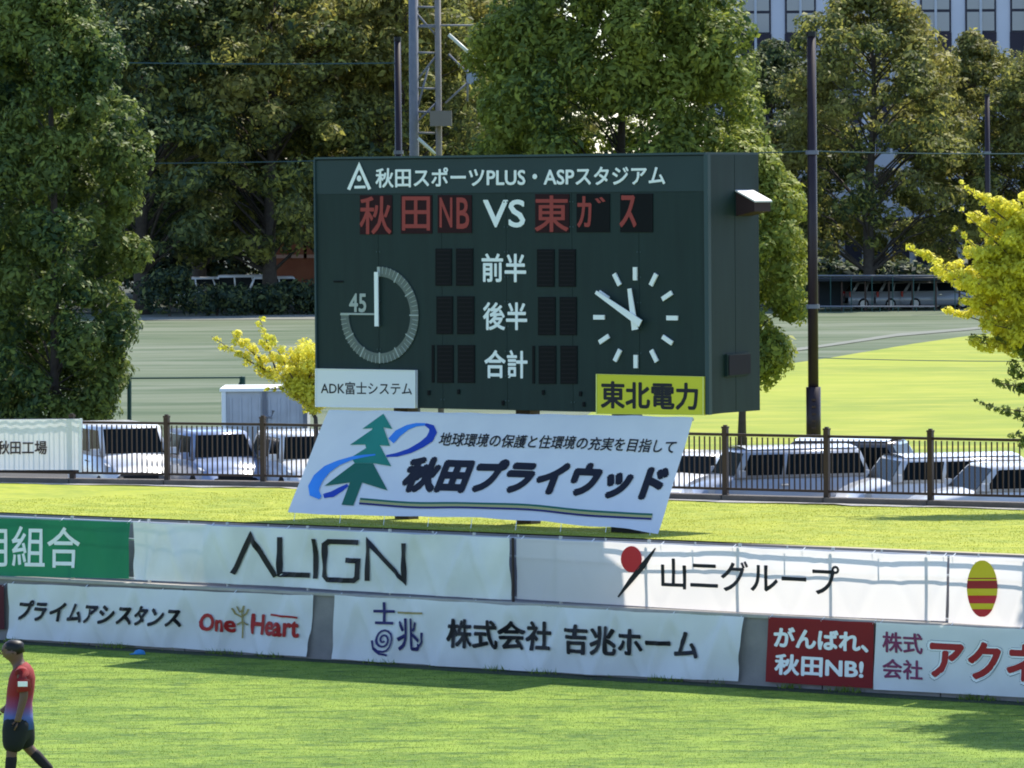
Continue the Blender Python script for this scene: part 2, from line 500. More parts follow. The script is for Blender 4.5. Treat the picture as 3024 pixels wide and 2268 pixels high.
# ------------------------------------------------------------------ scoreboard
BL0, BR0 = Vector((-3.25, 83.4, 0)), Vector((3.02, 79.0, 0))
UB = (BR0 - BL0).normalized()
NB = Vector((UB.y, -UB.x, 0))
if NB.y > 0: NB = -NB
def bproj(px, py, lift=0.0): return atP(px, py, BR0 + NB * lift, NB) if lift == 0 else atP(px, py, BR0, NB) + NB * lift
pTL, pTR = bproj(928, 469), bproj(2086, 458)
pBL, pBR = bproj(937, 1197), bproj(2088, 1227)
zt, zb = (pTL.z + pTR.z) / 2, (pBL.z + pBR.z) / 2
xl = pTL.x
def bpt(o, z, off=0.0): return Vector((o.x, o.y, z)) + NB * off
cl = bproj(932, 800); cr = bproj(2087, 800)
cl.z = cr.z = 0
DEP = 1.5
sb = empty('scoreboard', Vector((cl.x + cr.x, cl.y + cr.y, 0)) / 2 + Vector((0, 0, 1.9)),
           'large dark green stadium scoreboard with clock, red team names and empty score cells', 'scoreboard')
q = MB()
q.hexa([bpt(cl, zb, -0.06), bpt(cr, zb, -0.06), bpt(cr, zb + 0.03, -DEP), bpt(cl, zb + 0.03, -DEP)],
       [bpt(cl, zt, -0.06), bpt(cr, zt, -0.06), bpt(cr, zt, -DEP), bpt(cl, zt, -DEP)])
q.obj('cabinet', BOARD, sb)
# front split into header panel and main sheets
def bquad(x0, y0, x1, y1, name, m_, th=0.02, lift=0.0, parent=None, y0r=None, y1r=None):
    y0r = y0 if y0r is None else y0r; y1r = y1 if y1r is None else y1r
    A = [bproj(x0, y1, 0), bproj(x1, y1r, 0), bproj(x1, y0r, 0), bproj(x0, y0, 0)]
    q = MB(); q.hexa([p + NB * lift for p in A], [p + NB * (lift + th) for p in A])
    return q.obj(name, m_, parent or sb)
def band(z0, z1, name, m_, th, lift, a=0.0, b_=1.0):
    A0 = cl.lerp(cr, a); B0 = cl.lerp(cr, b_)
    q = MB(); q.hexa([bpt(A0, z0, lift), bpt(B0, z0, lift), bpt(B0, z1, lift), bpt(A0, z1, lift)],
                     [bpt(A0, z0, lift + th), bpt(B0, z0, lift + th), bpt(B0, z1, lift + th), bpt(A0, z1, lift + th)])
    return q.obj(name, m_, sb)
zh = (bproj(932, 572).z + bproj(2086, 566).z) / 2
# header as one tray; main front as five tall sheets with fine joints
band(zh, zt - 0.02, 'header_panel', BOARD_HEAD, 0.05, -0.062)
for i in range(6):
    band(zb + 0.005, zh - 0.004, 'front_panel', BOARD, 0.04, -0.057, i / 6 + 0.0004, (i + 1) / 6 - 0.0004)
q = MB()
q.hexa([bpt(cl, zt, 0.02), bpt(cr, zt, 0.02), bpt(cr, zt, -DEP - 0.03), bpt(cl, zt, -DEP - 0.03)],
       [bpt(cl, zt + 0.035, 0.02), bpt(cr, zt + 0.035, 0.02), bpt(cr, zt + 0.035, -DEP - 0.03), bpt(cl, zt + 0.035, -DEP - 0.03)])
q.obj('roof_flashing', BOARD_TRIM, sb)
# corner trim
q = MB(); q.box(Vector((cr.x, cr.y, (zb + zt) / 2)) + NB * -0.015 + UB * 0.01, (0.075, 0.08, zt - zb), UB, NB)
q.obj('corner_trim', BOARD_TRIM, sb)
q = MB(); q.box(Vector((cl.x, cl.y, (zb + zt) / 2)) + NB * -0.02, (0.03, 0.07, zt - zb), UB, NB)
q.obj('corner_trim', BOARD_TRIM, sb)
# side sheets (right flank)
for i in range(2):
    a0, a1 = 0.08 + i * (DEP - 0.08) / 2 + 0.006, 0.08 + (i + 1) * (DEP - 0.08) / 2 - 0.006
    q = MB()
    f0, f1 = Vector((cr.x, cr.y, 0)) - NB * a0, Vector((cr.x, cr.y, 0)) - NB * a1
    q.hexa([f0 + Vector((0, 0, zb + 0.01)), f1 + Vector((0, 0, zb + 0.01)), f1 + UB * 0.02 + Vector((0, 0, zb + 0.01)), f0 + UB * 0.02 + Vector((0, 0, zb + 0.01))],
           [f0 + Vector((0, 0, zt - 0.01)), f1 + Vector((0, 0, zt - 0.01)), f1 + UB * 0.02 + Vector((0, 0, zt - 0.01)), f0 + UB * 0.02 + Vector((0, 0, zt - 0.01))])
    q.obj('side_panel', BOARD, sb)
# rivets beside the front joints
rv = MB().box((0, 0, 0), (0.022, 0.022, 0.012), UB, Vector((0, 0, 1)), NB).me('rivet', BOARD_TRIM)
b_sb = wloc(sb)
for i in range(1, 6):
    for k in range(9):
        for dx_ in (-0.03, 0.03):
            p = cl.lerp(cr, i / 6) + UB * dx_; zz = zb + 0.15 + (zh - zb - 0.3) * k / 8
            o = link('rivet', rv, sb); o.location = Vector((p.x, p.y, zz)) + NB * -0.012 - b_sb
# legs
for fr in (0.16, 0.48, 0.74):
    c = cl.lerp(cr, fr) - NB * 0.8
    q = MB(); q.box((c.x, c.y, (1.7 + zb) / 2), (0.28, 0.28, zb - 1.7), UB, NB); q.obj('leg', BROWN, sb)
# header lettering and emblem
FRONT = 0.0
lettering('秋田スポーツPLUS・ASPスタジアム', (1109, 496), (1965, 488), (1109, 555), bproj, INKW, sb, 0.004, 0.022)
em = strokes('emblem', [[(1030, 560), (1061, 489), (1092, 559)]], 10, bproj, INKW, sb, 0.004)
flat('emblem_bar', [(1047, 549), (1080, 548), (1080, 556), (1047, 557)], bproj, INKW, em, 0.005)
flat('emblem_dot', [(1061 + 7 * math.cos(t), 527 + 9 * math.sin(t)) for t in np.linspace(0, 6.283, 13)[:-1]], bproj, INKW, em, 0.005)
lettering('VS', (1425, 589), (1550, 589), (1425, 672), bproj, INKW, sb, -0.008, 0.016)
for t_, x0, y0, x1, y1 in (('前半', 1421, 748, 1553, 833), ('後半', 1425, 892, 1556, 975), ('合計', 1429, 1033, 1557, 1117)):
    lettering(t_, (x0, y0), (x1, y0 + 1), (x0, y1), bproj, INKW, sb, -0.008, 0.02)
# team name cells
for x0, y0, x1, y1 in ((1062, 576, 1157, 692), (1183, 576, 1275, 690), (1292, 576, 1392, 688), (1580, 573, 1680, 687), (1702, 572, 1800, 686), (1831, 572, 1927, 686)):
    bquad(x0, y0, x1, y1, 'name_cell', CELLR if x0 < 1600 else CELL, 0.012, -0.016)
for t_, x0, y0, x1, y1 in (('秋', 1062, 579, 1156, 692), ('田', 1187, 580, 1270, 681), ('N', 1298, 583, 1336, 672), ('B', 1348, 583, 1386, 676),
                          ('東', 1579, 577, 1679, 685), ('ｶ', 1704, 579, 1747, 672), ('ﾞ', 1757, 582, 1788, 600), ('ｽ', 1829, 576, 1880, 672)):
    lettering(t_, (x0, y0), (x1, y0), (x0, y1), bproj, LED, sb, 0.002, 0.012, name='led_letter')
# score digit cells
cells = []
for y0, y1, dx in ((734, 844, 0), (875, 987, 3), (1019, 1131, 5)):
    for x0, x1 in ((1285, 1333), (1346, 1396), (1585, 1636), (1649, 1699)):
        cells.append((x0 + dx, y0 + (2 if x0 > 1500 else 0), x1 + dx, y1 + (3 if x0 > 1500 else 0)))
cells += [(1274, 1019, 1281, 1130), (1571, 1021, 1578, 1133)]
DIG = mat('digit_segment', (0.010, 0.009, 0.012), 0.5, spec=0.1)
for x0, y0, x1, y1 in cells:
    c_ = bquad(x0, y0, x1, y1, 'score_cell', CELL, 0.012, -0.016)
    q = MB()
    if x1 - x0 > 20:
        for k in range(9):
            yy = y0 + 6 + (y1 - y0 - 12) * k / 8
            q.add([bproj(x0 + 4, yy - 2, -0.001), bproj(x1 - 4, yy - 2, -0.001), bproj(x1 - 4, yy + 2, -0.001), bproj(x0 + 4, yy + 2, -0.001)], [(0, 1, 2, 3)])
        q.obj('lamp_row', DIG, c_)
# small bolts / hooks along the bottom sheet
for x_, y_ in ((1262, 1153), (1350, 1150), (1481, 1183), (1600, 1152), (1710, 1156), (1720, 1187)):
    bquad(x_, y_, x_ + 7, y_ + 14, 'bracket', CELL, 0.02, -0.016)
bquad(984, 829, 1012, 834, 'bracket', CELL, 0.012, -0.016)
# round dials live in board space so that they are true circles
def bplane(c, r, ang, off):    # angle clockwise from 12
    return c + UB * (r * math.sin(ang)) + Vector((0, 0, r * math.cos(ang))) + NB * off
# match timer
tcen = bproj(1120.5, 930, 0); TR_ = 142 * tcen.y / FPX
dial = MB()
NSEG = 54
for i in range(NSEG):
    a0, a1 = math.pi * 1.5 * i / NSEG, math.pi * 1.5 * (i + 1) / NSEG
    q4 = [(TR_, a0), (TR_, a1), (TR_ * 0.80, a1), (TR_ * 0.80, a0)]
    dial.hexa([bplane(tcen, r_, a_, -0.015) for r_, a_ in q4], [bplane(tcen, r_, a_, 0.004) for r_, a_ in q4])
RING = mat('dial_ring', (0.10, 0.125, 0.12), 0.5, noise=(0.15, 0.17, 0.15), nscale=9)
TICK = mat('dial_tick', (0.36, 0.40, 0.38), 0.5)
dial = dial.obj('timer_ring', RING, sb)
for i in range(1, 46):
    a0 = 2 * math.pi * i / 60
    if i % 5 == 0: r0, w_, mm = 0.78, 0.020, TICK
    else: r0, w_, mm = 0.86, 0.008, TICK
    d_ = UB * math.sin(a0) + Vector((0, 0, math.cos(a0))); e_ = UB * math.cos(a0) - Vector((0, 0, math.sin(a0)))
    q = MB(); q.box(tcen + d_ * TR_ * (1.01 + r0) / 2 + NB * 0.008, (w_, TR_ * (1.01 - r0), 0.006), e_, d_, NB)
    q.obj('minute_tick', mm, dial)
q = MB(); q.box(tcen + Vector((0, 0, TR_ * 0.33)) - UB * 0.02 + NB * 0.05, (0.075, 1.13 * TR_, 0.02), UB, Vector((0, 0, 1)), NB); q.obj('timer_hand', INKW, sb)
q = MB(); q.box(tcen + Vector((0, 0, TR_ * 0.90)) + NB * 0.008, (0.055, 0.2 * TR_, 0.02), UB, Vector((0, 0, 1)), NB); q.obj('twelve_mark', TICK, dial)
q = MB(); q.box(tcen - UB * TR_ * 0.55 + Vector((0, 0, 0.012)) + NB * 0.008, (0.9 * TR_, 0.03, 0.01), UB, Vector((0, 0, 1)), NB); q.obj('fortyfive_mark', TICK, dial)
lettering('45', (1030, 866), (1081, 866), (1030, 923), bproj, TICK, sb, -0.006, 0.02)
# clock
ccen = bproj(1877, 938, 0); CR_ = 150 * ccen.y / FPX
clock = MB().box(ccen + NB * -0.012, (0.1, 0.1, 0.02), UB, Vector((0, 0, 1)), NB).obj('clock', BOARD, sb)
for i in range(12):
    a0 = 2 * math.pi * i / 12
    d_ = UB * math.sin(a0) + Vector((0, 0, math.cos(a0))); e_ = UB * math.cos(a0) - Vector((0, 0, math.sin(a0)))
    q = MB(); q.box(ccen + d_ * CR_ * 0.865 + NB * 0.002, (0.072, CR_ * 0.26, 0.03), e_, d_, NB)
    q.obj('hour_mark', INKW, clock)
def hand(name, ang, ln, tail, w0, w1, off):
    d_ = UB * math.sin(ang) + Vector((0, 0, math.cos(ang))); e_ = UB * math.cos(ang) - Vector((0, 0, math.sin(ang)))
    A = [ccen - d_ * tail * CR_ + e_ * w0, ccen - d_ * tail * CR_ - e_ * w0, ccen + d_ * ln * CR_ - e_ * w1, ccen + d_ * ln * CR_ + e_ * w1]
    q = MB(); q.hexa([p + NB * off for p in A], [p + NB * (off + 0.02) for p in A]); q.obj(name, INKW, clock)
hand('minute_hand', R(-60), 1.0, 0.22, 0.060, 0.028, 0.08)
hand('hour_hand', R(-9), 0.58, 0.24, 0.058, 0.034, 0.05)
# sponsor plates at the foot of the board
PLW = mat('white_sign_face', (0.72, 0.73, 0.76), 0.45)
PLY = mat('yellow_sign_face', (0.62, 0.58, 0.03), 0.45)
def plate(c4, m_, frame_m, text, TL, TR, BL, name, bold):
    A = [bproj(*p, 0) for p in c4]
    q = MB(); q.hexa([p + NB * -0.015 for p in A], [p + NB * 0.05 for p in A]); pl = q.obj(name, m_, sb)
    c = sum(A, Vector()) / 4
    for i in range(4):
        a_, b_ = A[i], A[(i + 1) % 4]; ai, bi = a_.lerp(c, 0.018), b_.lerp(c, 0.018)
        q = MB(); q.hexa([p + NB * 0.0505 for p in (a_, b_, bi, ai)], [p + NB * 0.062 for p in (a_, b_, bi, ai)]); q.obj('sign_edge', frame_m, pl)
    lettering(text, TL, TR, BL, bproj, INK, pl, 0.054, bold)
plate([(937, 1201), (1232, 1205), (1232, 1093), (937, 1088)], PLW, INKW, 'ADK富士システム', (953, 1126), (1222, 1129), (953, 1164), 'sponsor_sign', 0.012)
plate([(1766, 1222), (2084, 1226), (2084, 1112), (1766, 1104)], PLY, mat('yellow_edge', (0.7, 0.7, 0.2), 0.4), '東北電力', (1779, 1124), (2067, 1130), (1779, 1206), 'sponsor_sign', 0.028)
# speakers on the flank
def sproj(px, py): return atP(px, py, Vector((cr.x, cr.y, 0)) + UB * 0.02, UB)
REDB_M = mat('speaker_cloth', (0.035, 0.018, 0.020), 0.8); SPW = mat('speaker_case', (0.62, 0.61, 0.60), 0.5)
def speaker(c4, depth, case, name):
    A = [sproj(*p) for p in c4]
    q = MB(); q.hexa(A, [p + UB * depth for p in A]); s_ = q.obj(name, case, sb)
    B = [p + UB * (depth + 0.002) for p in A]; c = sum(B, Vector()) / 4
    q = MB(); q.hexa([p.lerp(c, 0.1) for p in B], [p.lerp(c, 0.1) + UB * 0.015 for p in B]); q.obj('grille', REDB_M, s_)
# horn with a pale sloped hood standing off the flank
A0 = sproj(2165, 632); 
hn = MB()
base = sproj(2225, 640)
ys = Vector((UB.x, UB.y, 0)); bk = -NB
o_ = sproj(2196, 615)
def hp(a, b, c): return o_ + bk * a + UB * b + Vector((0, 0, c))
hn.hexa([hp(-.22, 0.0, -.12), hp(.25, 0.0, -.12), hp(.25, .34, -.05), hp(-.22, .34, -.05)],
        [hp(-.22, 0.0, .26), hp(.25, 0.0, .26), hp(.25, .34, .09), hp(-.22, .34, .09)])
spk = hn.obj('loudspeaker', REDB_M, sb)
q = MB(); q.hexa([hp(-.24, 0, .266), hp(.27, 0, .266), hp(.27, .36, .093), hp(-.24, .36, .093)],
                 [hp(-.24, 0, .29), hp(.27, 0, .29), hp(.27, .36, .118), hp(-.24, .36, .118)]); q.obj('hood', SPW, spk)
REDB_M = mat('vent_dark', (0.018, 0.014, 0.022), 0.8)
speaker([(2140, 1112), (2210, 1106), (2210, 1042), (2140, 1046)], 0.05, BOARD, 'vent_box')

# ------------------------------------------------------------------ slanted banner under the board
s_tl = atP(971, 1211, BR0 + NB * 0.10, NB); s_tr = atP(2047, 1232, BR0 + NB * 0.10, NB)
s_bl = atP(851, 1514, BR0 + NB * 1.25, NB)
SN = (s_tr - s_tl).cross(s_tl - s_bl).normalized()
if SN.dot(-fwd) < 0: SN = -SN
def slproj0(px, py): return atP(px, py, s_tl, SN)
def slwr(px, py):
    x = (px - 851) / 1150.0; y = (py - 1210) / 320.0
    return 0.018 * math.sin(9 * x + 3 * y) * (0.4 + y) + 0.012 * math.sin(31 * x - 6 * y) * (0.2 + abs(y - 0.4)) + 0.010 * math.sin(57 * x + 11 * y) * max(0, 1 - y * 1.6)
def slproj(px, py, lift=0.0): return slproj0(px, py) + SN * (slwr(px, py) + lift)
BLUECLOTH = mat('white_tarpaulin', (0.72, 0.75, 0.82), 0.55, transl=0.2, noise=(0.66, 0.69, 0.77), nscale=2)
ban = empty('banner', slproj0(1400, 1560), 'big white slanted banner with green tree logo and black Japanese letters stretched under the scoreboard', 'banner')
V, F = [], []
NX, NY = 90, 24
for j in range(NY + 1):
    for i in range(NX + 1):
        u, v = i / NX, j / NY
        tx = 971 + (2047 - 971) * u; ty = 1211 + 21 * u
        bx = 851 + (1941 - 851) * u; by = 1514 + 50 * u - 10 * math.sin(u * math.pi) + (9 if u > .92 else 0) * (u - .92) / .08 + 2.5 * abs(math.sin(u * 18)) 
        V.append(slproj(tx + (bx - tx) * v, ty + (by - ty) * v))
for j in range(NY):
    for i in range(NX):
        a = j * (NX + 1) + i; F.append((a, a + NX + 1, a + NX + 2, a + 1))
wmk('cloth', V, F, BLUECLOTH, ban, smooth=True)
lettering('地球環境の保護と住環境の充実を目指して', (1304, 1276), (2001, 1300), (1292, 1316), slproj, INK, ban, 0.012, 0.016, cut=30)
lettering('秋田プライウッド', (1214, 1346), (1986, 1374), (1174, 1452), slproj, INK, ban, 0.012, 0.058, cut=30)
def z7(p): return (840 + p[0] / 3.456, 1180 + p[1] / 3.456)
TEAL = mat('teal_print', (0.02, 0.25, 0.19), 0.5, noise=(0.012, 0.16, 0.11), nscale=1.4)
TEALD = mat('dark_green_print', (0.01, 0.12, 0.08), 0.5)
BLU = mat('blue_print', (0.03, 0.16, 0.60), 0.5, noise=(0.05, 0.30, 0.80), nscale=1.5); BLUD = mat('deep_blue_print', (0.01, 0.05, 0.38), 0.5)
tl_ = flat('tree_logo', [z7(p) for p in ((1020, 155), (1105, 305), (1015, 290), (1080, 475), (975, 468), (1090, 680), (905, 650), (720, 655), (690, 595), (838, 500), (830, 465), (675, 470), (900, 315), (905, 298), (800, 305))], slproj, TEAL, ban, 0.014)
flat('tree_logo_foot', [z7(p) for p in ((720, 656), (905, 651), (1050, 925), (795, 850), (700, 1080), (580, 1070), (672, 850), (410, 885))], slproj, TEALD, ban, 0.014)
def ribbon(lines, w, m_, nm, lift): 
    q = MB()
    for ln, ww in lines:
        for quad in stroke([z7(p) for p in ln], ww): q.add([slproj(p[0], p[1], lift) for p in quad], [(0, 1, 2, 3)])
    return q.obj(nm, m_, ban)
ribbon([([(1090, 425), (1160, 350), (1260, 290), (1350, 262), (1440, 255)], [22, 22, 15, 10, 7])], 0, BLU, 'ribbon_logo', 0.012)
ribbon([([(1440, 255), (1500, 280), (1515, 330), (1480, 400), (1400, 460), (1280, 525), (1150, 565), (1040, 578)], [8, 16, 22, 22, 18, 14, 11, 6])], 0, BLUD, 'ribbon_logo', 0.0125)
ribbon([([(930, 565), (820, 580), (700, 605), (560, 655), (440, 720), (350, 810), (305, 900), (310, 960), (370, 1005)], [4, 7, 10, 15, 24, 30, 32, 28, 12])], 0, BLU, 'ribbon_logo', 0.0165)
ribbon([([(400, 985), (490, 965), (580, 915), (650, 875)], [12, 17, 14, 8])], 0, BLUD, 'ribbon_logo', 0.012)
for k, (m_, d0, d1) in enumerate(((TEALD, 0, 6), (mat('khaki_print', (0.4, 0.38, 0.15), 0.5), 6, 13), (INKN, 13, 19))):
    q = MB()
    for i in range(24):
        xa, xb = 1063 + 862 * i / 24, 1063 + 862 * (i + 1) / 24
        def yy(x, d): 
            u = (x - 1063) / 862
            return 1470 + 43 * u + 3 * math.sin(u * 9) + d
        sh = -k * 1.5
        q.add([slproj(xa + sh, yy(xa, d0), 0.013), slproj(xb + sh, yy(xb, d0), 0.013), slproj(xb + sh, yy(xb, d1), 0.013), slproj(xa + sh, yy(xa, d1), 0.013)], [(0, 1, 2, 3)])
    q.obj('underline', m_, ban)
# frame holding the banner, ropes
q = MB()
q.tube([slproj0(975, 1213) - SN * .05, slproj0(2043, 1234) - SN * .05], 0.025, 6)
q.obj('top_bar', GALV, ban)
for u in np.linspace(0.02, 0.98, 9):
    px = 851 + 1090 * u; py = 1514 + 50 * u
    p = slproj(px, py - 4)
    q = MB(); q.tube([p, Vector((p.x - NB.x * -.05, p.y - .1, 1.88))], 0.006, 4); q.obj('rope', INKW, ban)
# concrete footing box below the right corner
p = atZ(1870, 1582, 1.92)
q = MB(); q.box((p.x, p.y + 0.15, 1.99), (0.55, 0.4, 0.18), UB, NB); q.box((p.x, p.y + .15, 2.12), (0.35, 0.25, 0.12), UB, NB)
o = q.obj('footing_box', mat('dark_box', (0.01, 0.01, 0.01), 0.6)); tag(o, 'small black box on the grass under the right corner of the slanted banner', 'box')

# ------------------------------------------------------------------ banners along the wall
LOWP = WO + NF * 0.07
UPP = WO - NF * 0.13
def wrinkle(P0, amp, seed, sag=1.0):
    rs = np.random.default_rng(seed)
    k = [(rs.uniform(-1, 1), rs.uniform(0.3, 1.6), rs.uniform(0, 6.28)) for _ in range(5)]
    tri = rs.uniform(0.75, 1.15); ph = rs.uniform(0, 1)
    def w(p):
        s = (p - P0).dot(U); z = p.z
        zz = (z % 1.05)
        # folds fanning down from eyelets spaced tri metres apart
        e = ((s / tri + ph) % 1.0) * 2 - 1
        fan = max(0.0, 1 - abs(abs(e) - (1.0 - zz) * 0.9) / 0.24)
        d = 0.60 * fan * fan * (3 - 2 * fan)
        for c, f, q0 in k: d += 0.30 * math.sin(f * 3.2 * s + c * 6.0 * z + q0)
        return max(-0.04, amp * d)
    return w
def wall_banner(P0, c4, m_, label, seed, amp=0.022, eyelets=True, nx=70, ny=14, group=None, hem=True):
    w = wrinkle(P0, amp, seed)
    def proj(px, py, lift=0.0):
        p = atP(px, py, P0, NF); return p + NF * (w(p) + lift)
    TL, TR, BR, BL = [Vector(c) for c in c4]
    base = atP((BL.x + BR.x) / 2, (BL.y + BR.y) / 2, P0, NF)
    b = empty('banner', base, label, 'banner', group)
    V, F = [], []
    L0 = (TR - TL).length; nx = max(8, int(L0 / 9)); ny = 22
    ph = seed * 1.7
    for j in range(ny + 1):
        for i in range(nx + 1):
            u, v = i / nx, j / ny
            t_ = TL.lerp(TR, u); b_ = BL.lerp(BR, u)
            sagt = 1.6 * (1 - abs(math.cos(u * L0 / 190 * math.pi + ph)))
            sagb = 2.5 * math.sin(u * L0 / 260 + ph)
            p = t_.lerp(b_, v); p.y += sagt * (1 - v) + sagb * v
            V.append(proj(p.x, p.y))
    for j in range(ny):
        for i in range(nx):
            a = j * (nx + 1) + i; F.append((a, a + nx + 1, a + nx + 2, a + 1))
    wmk('cloth', V, F, m_, b, smooth=True)
    # ties at the top
    n = max(2, int(L0 / 190)); q = MB()
    for i in range(n + 1):
        t_ = TL.lerp(TR, 0.01 + 0.98 * i / n); p = proj(t_.x, t_.y + 4, 0.004); 
        q.tube([p, p - NF * 0.1 + Vector((0, 0, 0.05))], 0.006, 4)
    q.obj('tie_cord', INKW, b)
    return b, proj

# upper row, left to right
gb, pj = wall_banner(UPP, [(-420, 1519), (383, 1541), (380, 1712), (-420, 1690)], GREENB, 'green banner with white Japanese lettering at the left end of the upper row', 1, 0.02)
lettering('信用組合', (-168, 1549), (237, 1557), (-168, 1671), pj, INKW, gb, 0.010, 0.008, cut=9)
ab, pj = wall_banner(UPP, [(393, 1541), (1509, 1588), (1508, 1769), (393, 1712)], WHITE_OPAQUE, 'off white banner with thin black capitals ALIGN in the upper row', 2, 0.062)
for ln_ in ([(691, 1694), (748, 1583), (813, 1703)], [(827, 1586), (827, 1696), (913, 1699)], [(930, 1591), (930, 1709)],
                      [(1062, 1602), (972, 1599), (960, 1608), (959, 1700), (970, 1711), (1050, 1714), (1060, 1706), (1061, 1656), (1022, 1654)],
                      [(1090, 1715), (1090, 1600), (1195, 1715), (1196, 1604)]): strokes('letter', [ln_], 15, pj, INK, ab, 0.022)
yb, pj = wall_banner(UPP, [(1524, 1589), (2797, 1641), (2792, 1836), (1524, 1771)], THIN, 'sunlit white banner with red ball logo and black Japanese lettering in the upper row', 3, 0.018)
flat('ball_logo', [(1869 + 31 * math.cos(t), 1651 + 39 * math.sin(t)) for t in np.linspace(0, 6.283, 25)[:-1]], pj, INKRB, yb, 0.020)
q = MB()
for quad in stroke([(1941, 1618), (1905, 1668), (1868, 1712), (1828, 1763)], [4, 17, 15, 5]): q.add([pj(p[0], p[1], 0.026) for p in quad], [(0, 1, 2, 3)])
q.obj('slash_logo', INK, yb)
lettering('山二グループ', (1954, 1646), (2480, 1670), (1954, 1738), pj, INK, yb, 0.012, 0.015, cut=9)
eb, pj = wall_banner(UPP, [(2805, 1641), (3560, 1672), (3560, 1878), (2801, 1838)], THIN, 'white banner with a yellow and red striped oval, rightmost of the upper row', 4, 0.018)
def oval(cx, cy, rx, ry, a0=0, a1=1, n=14):
    # band of the oval between heights a0..a1 (fractions from the top)
    L_, R_ = [], []
    for i in range(n + 1):
        f = a0 + (a1 - a0) * i / n; yv = -1 + 2 * f; xw = math.sqrt(max(0, 1 - yv * yv))
        bow = 8 * (1 - 0)  
        L_.append((cx - rx * xw, cy + ry * yv)); R_.append((cx + rx * xw, cy + ry * yv))
    return L_ + R_[::-1]
YEL = mat('yellow_print', (0.70, 0.52, 0.02), 0.5)
for a0, a1, mm in ((0.005, 0.31, YEL), (0.31, 0.33, INKR), (0.33, 0.36, YEL), (0.36, 0.50, INKR), (0.50, 0.62, YEL), (0.62, 0.76, INKRB), (0.76, 0.86, YEL), (0.86, 0.995, INKRB)):
    flat('oval_emblem', oval(2903, 1738, 45, 84, a0, a1), pj, mm, eb, 0.020)
# slim black pole between the two
q = MB(); p = atP(1518, 1600, UPP, NF); 
q.tube([Vector((p.x, p.y, 1.02)) - NF * -0.03, Vector((p.x, p.y, 2.02)) + NF * .03], 0.022, 8)
o = q.obj('flag_pole_stub', POLEM); tag(o, 'thin black upright between the ALIGN banner and the red ball banner', 'post')

# railing that carries the upper row
rl = empty('railing', wp(0, -0.2, 1.045), 'pale steel railing behind the upper row of banners, its bars showing through the cloth', 'railing')
RAILM = GALV
for z_, r_ in ((2.0, 0.024), (1.73, 0.018), (1.10, 0.018)):
    MB().tube([wp(-16, -0.22, z_), wp(16, -0.22, z_)], r_, 8).obj('rail', RAILM, rl)
s = -15.0; k = 0
pm = MB().tube([(0, 0, 0), (0, 0, 1.02)], 0.027, 8).me('post', RAILM)
bm_ = MB().tube([(0, 0, 0), (0, 0, 0.33)], 0.014, 6).me('baluster', RAILM)
b0 = wloc(rl)
while s < 15:
    o = link('post', pm, rl); o.location = wp(s, -0.22, 1.045) - b0
    o = link('baluster', bm_, rl); o.location = wp(s + 0.83, -0.22, 1.73) - b0
    s += 1.62

# lower row
mb, pj = wall_banner(LOWP, [(-380, 1713), (14, 1727), (13, 1860), (-380, 1850)], MAROON, 'dark maroon banner cut by the left edge of the photo in the lower row', 5, 0.012)
pb, pj = wall_banner(LOWP, [(24, 1722), (925, 1758), (906, 1937), (20, 1887)], WHITE, 'white banner with slanted black katakana and red One Heart lettering in the lower row', 6, 0.062)
lettering('プライムアシスタンス', (58, 1770), (545, 1793), (47, 1831), pj, INK, pb, 0.024, 0.035, cut=9)
lettering('One', (594, 1809), (699, 1816), (590, 1862), pj, INKR, pb, 0.024, 0.03, cut=9)
lettering('Heart', (743, 1811), (886, 1823), (739, 1873), pj, INKR, pb, 0.024, 0.03, cut=9)
for ln_ in ([(722, 1800), (716, 1830), (714, 1885)], [(694, 1795), (700, 1812), (716, 1822), (732, 1812), (737, 1798)], [(706, 1790), (712, 1806), (724, 1804), (727, 1788)], [(700, 1845), (716, 1836), (730, 1846)]): strokes('sprig_logo', [ln_], 5, pj, GOLD, pb, 0.024)
strokes('heart_bar', [[(800, 1815), (884, 1824)]], 6, pj, INKR, pb, 0.024)
kb, pj = wall_banner(LOWP, [(986, 1757), (2198, 1822), (2180, 2014), (982, 1947)], WHITE, 'long white banner with spiral character logo and black Japanese company name in the lower row', 7, 0.062)
lettering('株式会社', (1325, 1825), (1628, 1836), (1325, 1913), pj, INK, kb, 0.024, 0.028, cut=9)
lettering('吉兆ホーム', (1666, 1841), (2062, 1861), (1666, 1931), pj, INK, kb, 0.024, 0.028, cut=9)
lettering('士', (1106, 1777), (1164, 1779), (1106, 1843), pj, INKN, kb, 0.024, 0.02)
lettering('兆', (1176, 1824), (1236, 1828), (1176, 1922), pj, INKN, kb, 0.024, 0.015)
sp = []
for i in range(34):
    t = i / 33 * 4.6 * math.pi; r_ = 4 + 26 * (i / 33) ** 1.1
    sp.append((1136 + r_ * 1.0 * math.cos(t + 0.6), 1889 + r_ * 1.25 * math.sin(t + 0.6)))
strokes('spiral_logo', [sp], 6, pj, INKN, kb, 0.024)
for ln_ in ([(1107, 1890), (1112, 1915), (1128, 1930), (1150, 1935)], [(1215, 1920), (1232, 1912), (1247, 1895), (1249, 1868)]): strokes('logo_stroke', [ln_], 6, pj, INKN, kb, 0.024)
strokes('logo_bar', [[(1172, 1809), (1250, 1811)]], 6, pj, GOLD, kb, 0.024)
rb, pj = wall_banner(LOWP, [(2269, 1821), (2581, 1838), (2577, 2031), (2261, 2011)], REDB, 'red banner with two lines of white cheering words in the lower row', 8, 0.006)
lettering('がんばれ、', (2285, 1849), (2566, 1866), (2285, 1911), pj, INKW, rb, 0.008, 0.035)
lettering('秋田NB!', (2289, 1929), (2552, 1944), (2287, 1992), pj, INKW, rb, 0.008, 0.03)
